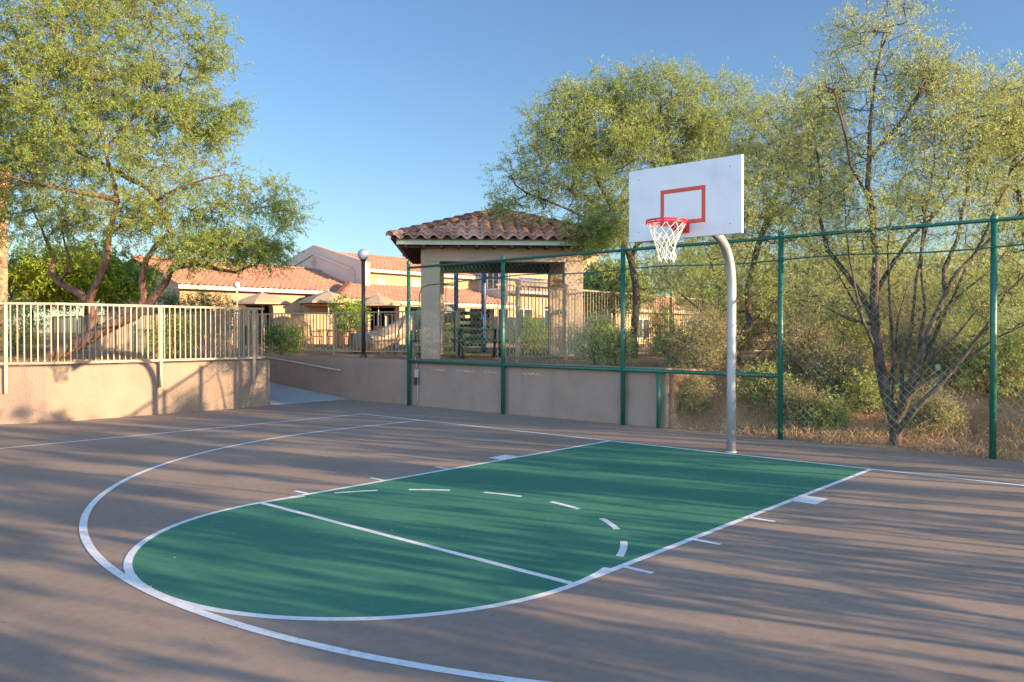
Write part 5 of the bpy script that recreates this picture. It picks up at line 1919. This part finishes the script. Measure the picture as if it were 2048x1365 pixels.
for i, (x, y, zlo, zhi, rr, nk, kind) in enumerate(SH):
    z0 = H(x, y)
    b_ = np.array([x, y, z0 - 0.02])
    hm = (zlo + zhi) / 2
    q1 = b_ + np.array([0.05, 0.1, zlo * 0.5])
    limbs_ = [[b_, q1, np.array([x + 0.3 * rr, y + 0.3 * rr, hm])], [q1, np.array([x - 0.2, y - 0.5 * rr, hm])], [q1, np.array([x, y + 0.6 * rr, hm])]]
    # open crown of separate dense leaf clumps with clear gaps between them
    rs = np.random.default_rng(70 + i)
    bl = []
    for k in range(int(nk * 1.35)):
        qq = rs.uniform(-rr, rr)
        zz = zlo + (zhi - zlo) * rs.uniform(0, 1)
        cq = rs.uniform(0.06, 0.20) if kind == 0 else rs.uniform(0.15, 0.38)
        ch_ = rs.uniform(0.15, 0.42) if kind == 0 else rs.uniform(0.25, 0.55)
        dd = rs.uniform(-0.6, 0.6)
        bl.append((np.array([x - 0.263 * qq + 0.965 * dd, y + 0.965 * qq + 0.263 * dd, zz]), (cq, cq, ch_), cq * ch_))
    if kind == 0:
        lab = 'slender desert tree past the court end, %s from the viewer' % ORD[i]
    else:
        lab = 'broad mesquite well beyond the right end of the court, %s from the viewer' % ORD[i - 7]
    tree(lab, limbs_, bl, 200 if kind == 0 else 260, 300 + i, 'leaf_right', 'bark_grey', r_tip=0.006, r_max=0.06, gap=-9, clump=1.1, shell=0.5,
         leafkw=dict(twigs=4, per=9, tlen=0.13 if kind == 0 else 0.22, llen=0.075 if kind == 0 else 0.10, lw=0.03, droop=0.3))

# ------------------------------------------------------------------ light
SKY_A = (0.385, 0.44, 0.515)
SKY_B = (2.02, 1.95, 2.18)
w = bpy.data.worlds.new('World')
SC.world = w
w.use_nodes = True
nt = w.node_tree
bg = nt.nodes['Background']
sky = nt.nodes.new('ShaderNodeTexSky')
sky.sky_type = 'NISHITA'
sky.sun_disc = False
sky.sun_elevation = EL
# azimuth: Blender's sun_rotation is measured from +y toward +x
sky.sun_rotation = math.pi / 2 - AZ
sky.air_density = 1.0
sky.dust_density = 0.4
sky.ozone_density = 2.0
# sky dimmed in view; an added bright lobe behind the camera fills walls and backboard
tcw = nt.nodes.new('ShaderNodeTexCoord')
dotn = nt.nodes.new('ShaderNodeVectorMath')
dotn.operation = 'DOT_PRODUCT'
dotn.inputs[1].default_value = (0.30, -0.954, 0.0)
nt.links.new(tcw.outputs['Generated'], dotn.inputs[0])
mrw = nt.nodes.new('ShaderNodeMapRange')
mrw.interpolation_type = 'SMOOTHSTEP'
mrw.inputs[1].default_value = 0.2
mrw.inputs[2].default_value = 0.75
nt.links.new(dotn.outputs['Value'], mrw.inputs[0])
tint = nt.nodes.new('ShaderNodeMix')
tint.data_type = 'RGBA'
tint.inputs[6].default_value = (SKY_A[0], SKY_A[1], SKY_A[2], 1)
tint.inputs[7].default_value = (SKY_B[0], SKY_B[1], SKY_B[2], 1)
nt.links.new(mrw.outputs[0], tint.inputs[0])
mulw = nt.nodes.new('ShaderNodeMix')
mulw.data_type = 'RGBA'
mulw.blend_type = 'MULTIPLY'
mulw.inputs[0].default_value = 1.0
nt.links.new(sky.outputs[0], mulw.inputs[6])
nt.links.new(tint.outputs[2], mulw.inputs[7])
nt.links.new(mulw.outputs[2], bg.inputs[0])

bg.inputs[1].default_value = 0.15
sun = bpy.data.lights.new('sun', 'SUN')
sun.energy = 4.6
sun.angle = R(0.32)
sun.color = (1.0, 0.735, 0.445)
so = bpy.data.objects.new('sun', sun)
COL.objects.link(so)
sd = Vector((math.cos(EL) * math.cos(AZ), math.cos(EL) * math.sin(AZ), math.sin(EL)))
so.rotation_euler = (-sd).to_track_quat('-Z', 'Y').to_euler()
so.location = (20, -20, 20)
SC.view_settings.view_transform = 'Standard'
SC.view_settings.look = 'None'
SC.view_settings.exposure = 1.85
SC.view_settings.gamma = 1.0
SC.render.engine = 'CYCLES'
SC.cycles.use_denoising = True
SC.cycles.denoiser = 'OPENIMAGEDENOISE'
SC.cycles.denoising_input_passes = 'RGB_ALBEDO_NORMAL'
SC.cycles.denoising_prefilter = 'NONE'
SC.cycles.max_bounces = 6
SC.cycles.transparent_max_bounces = 4
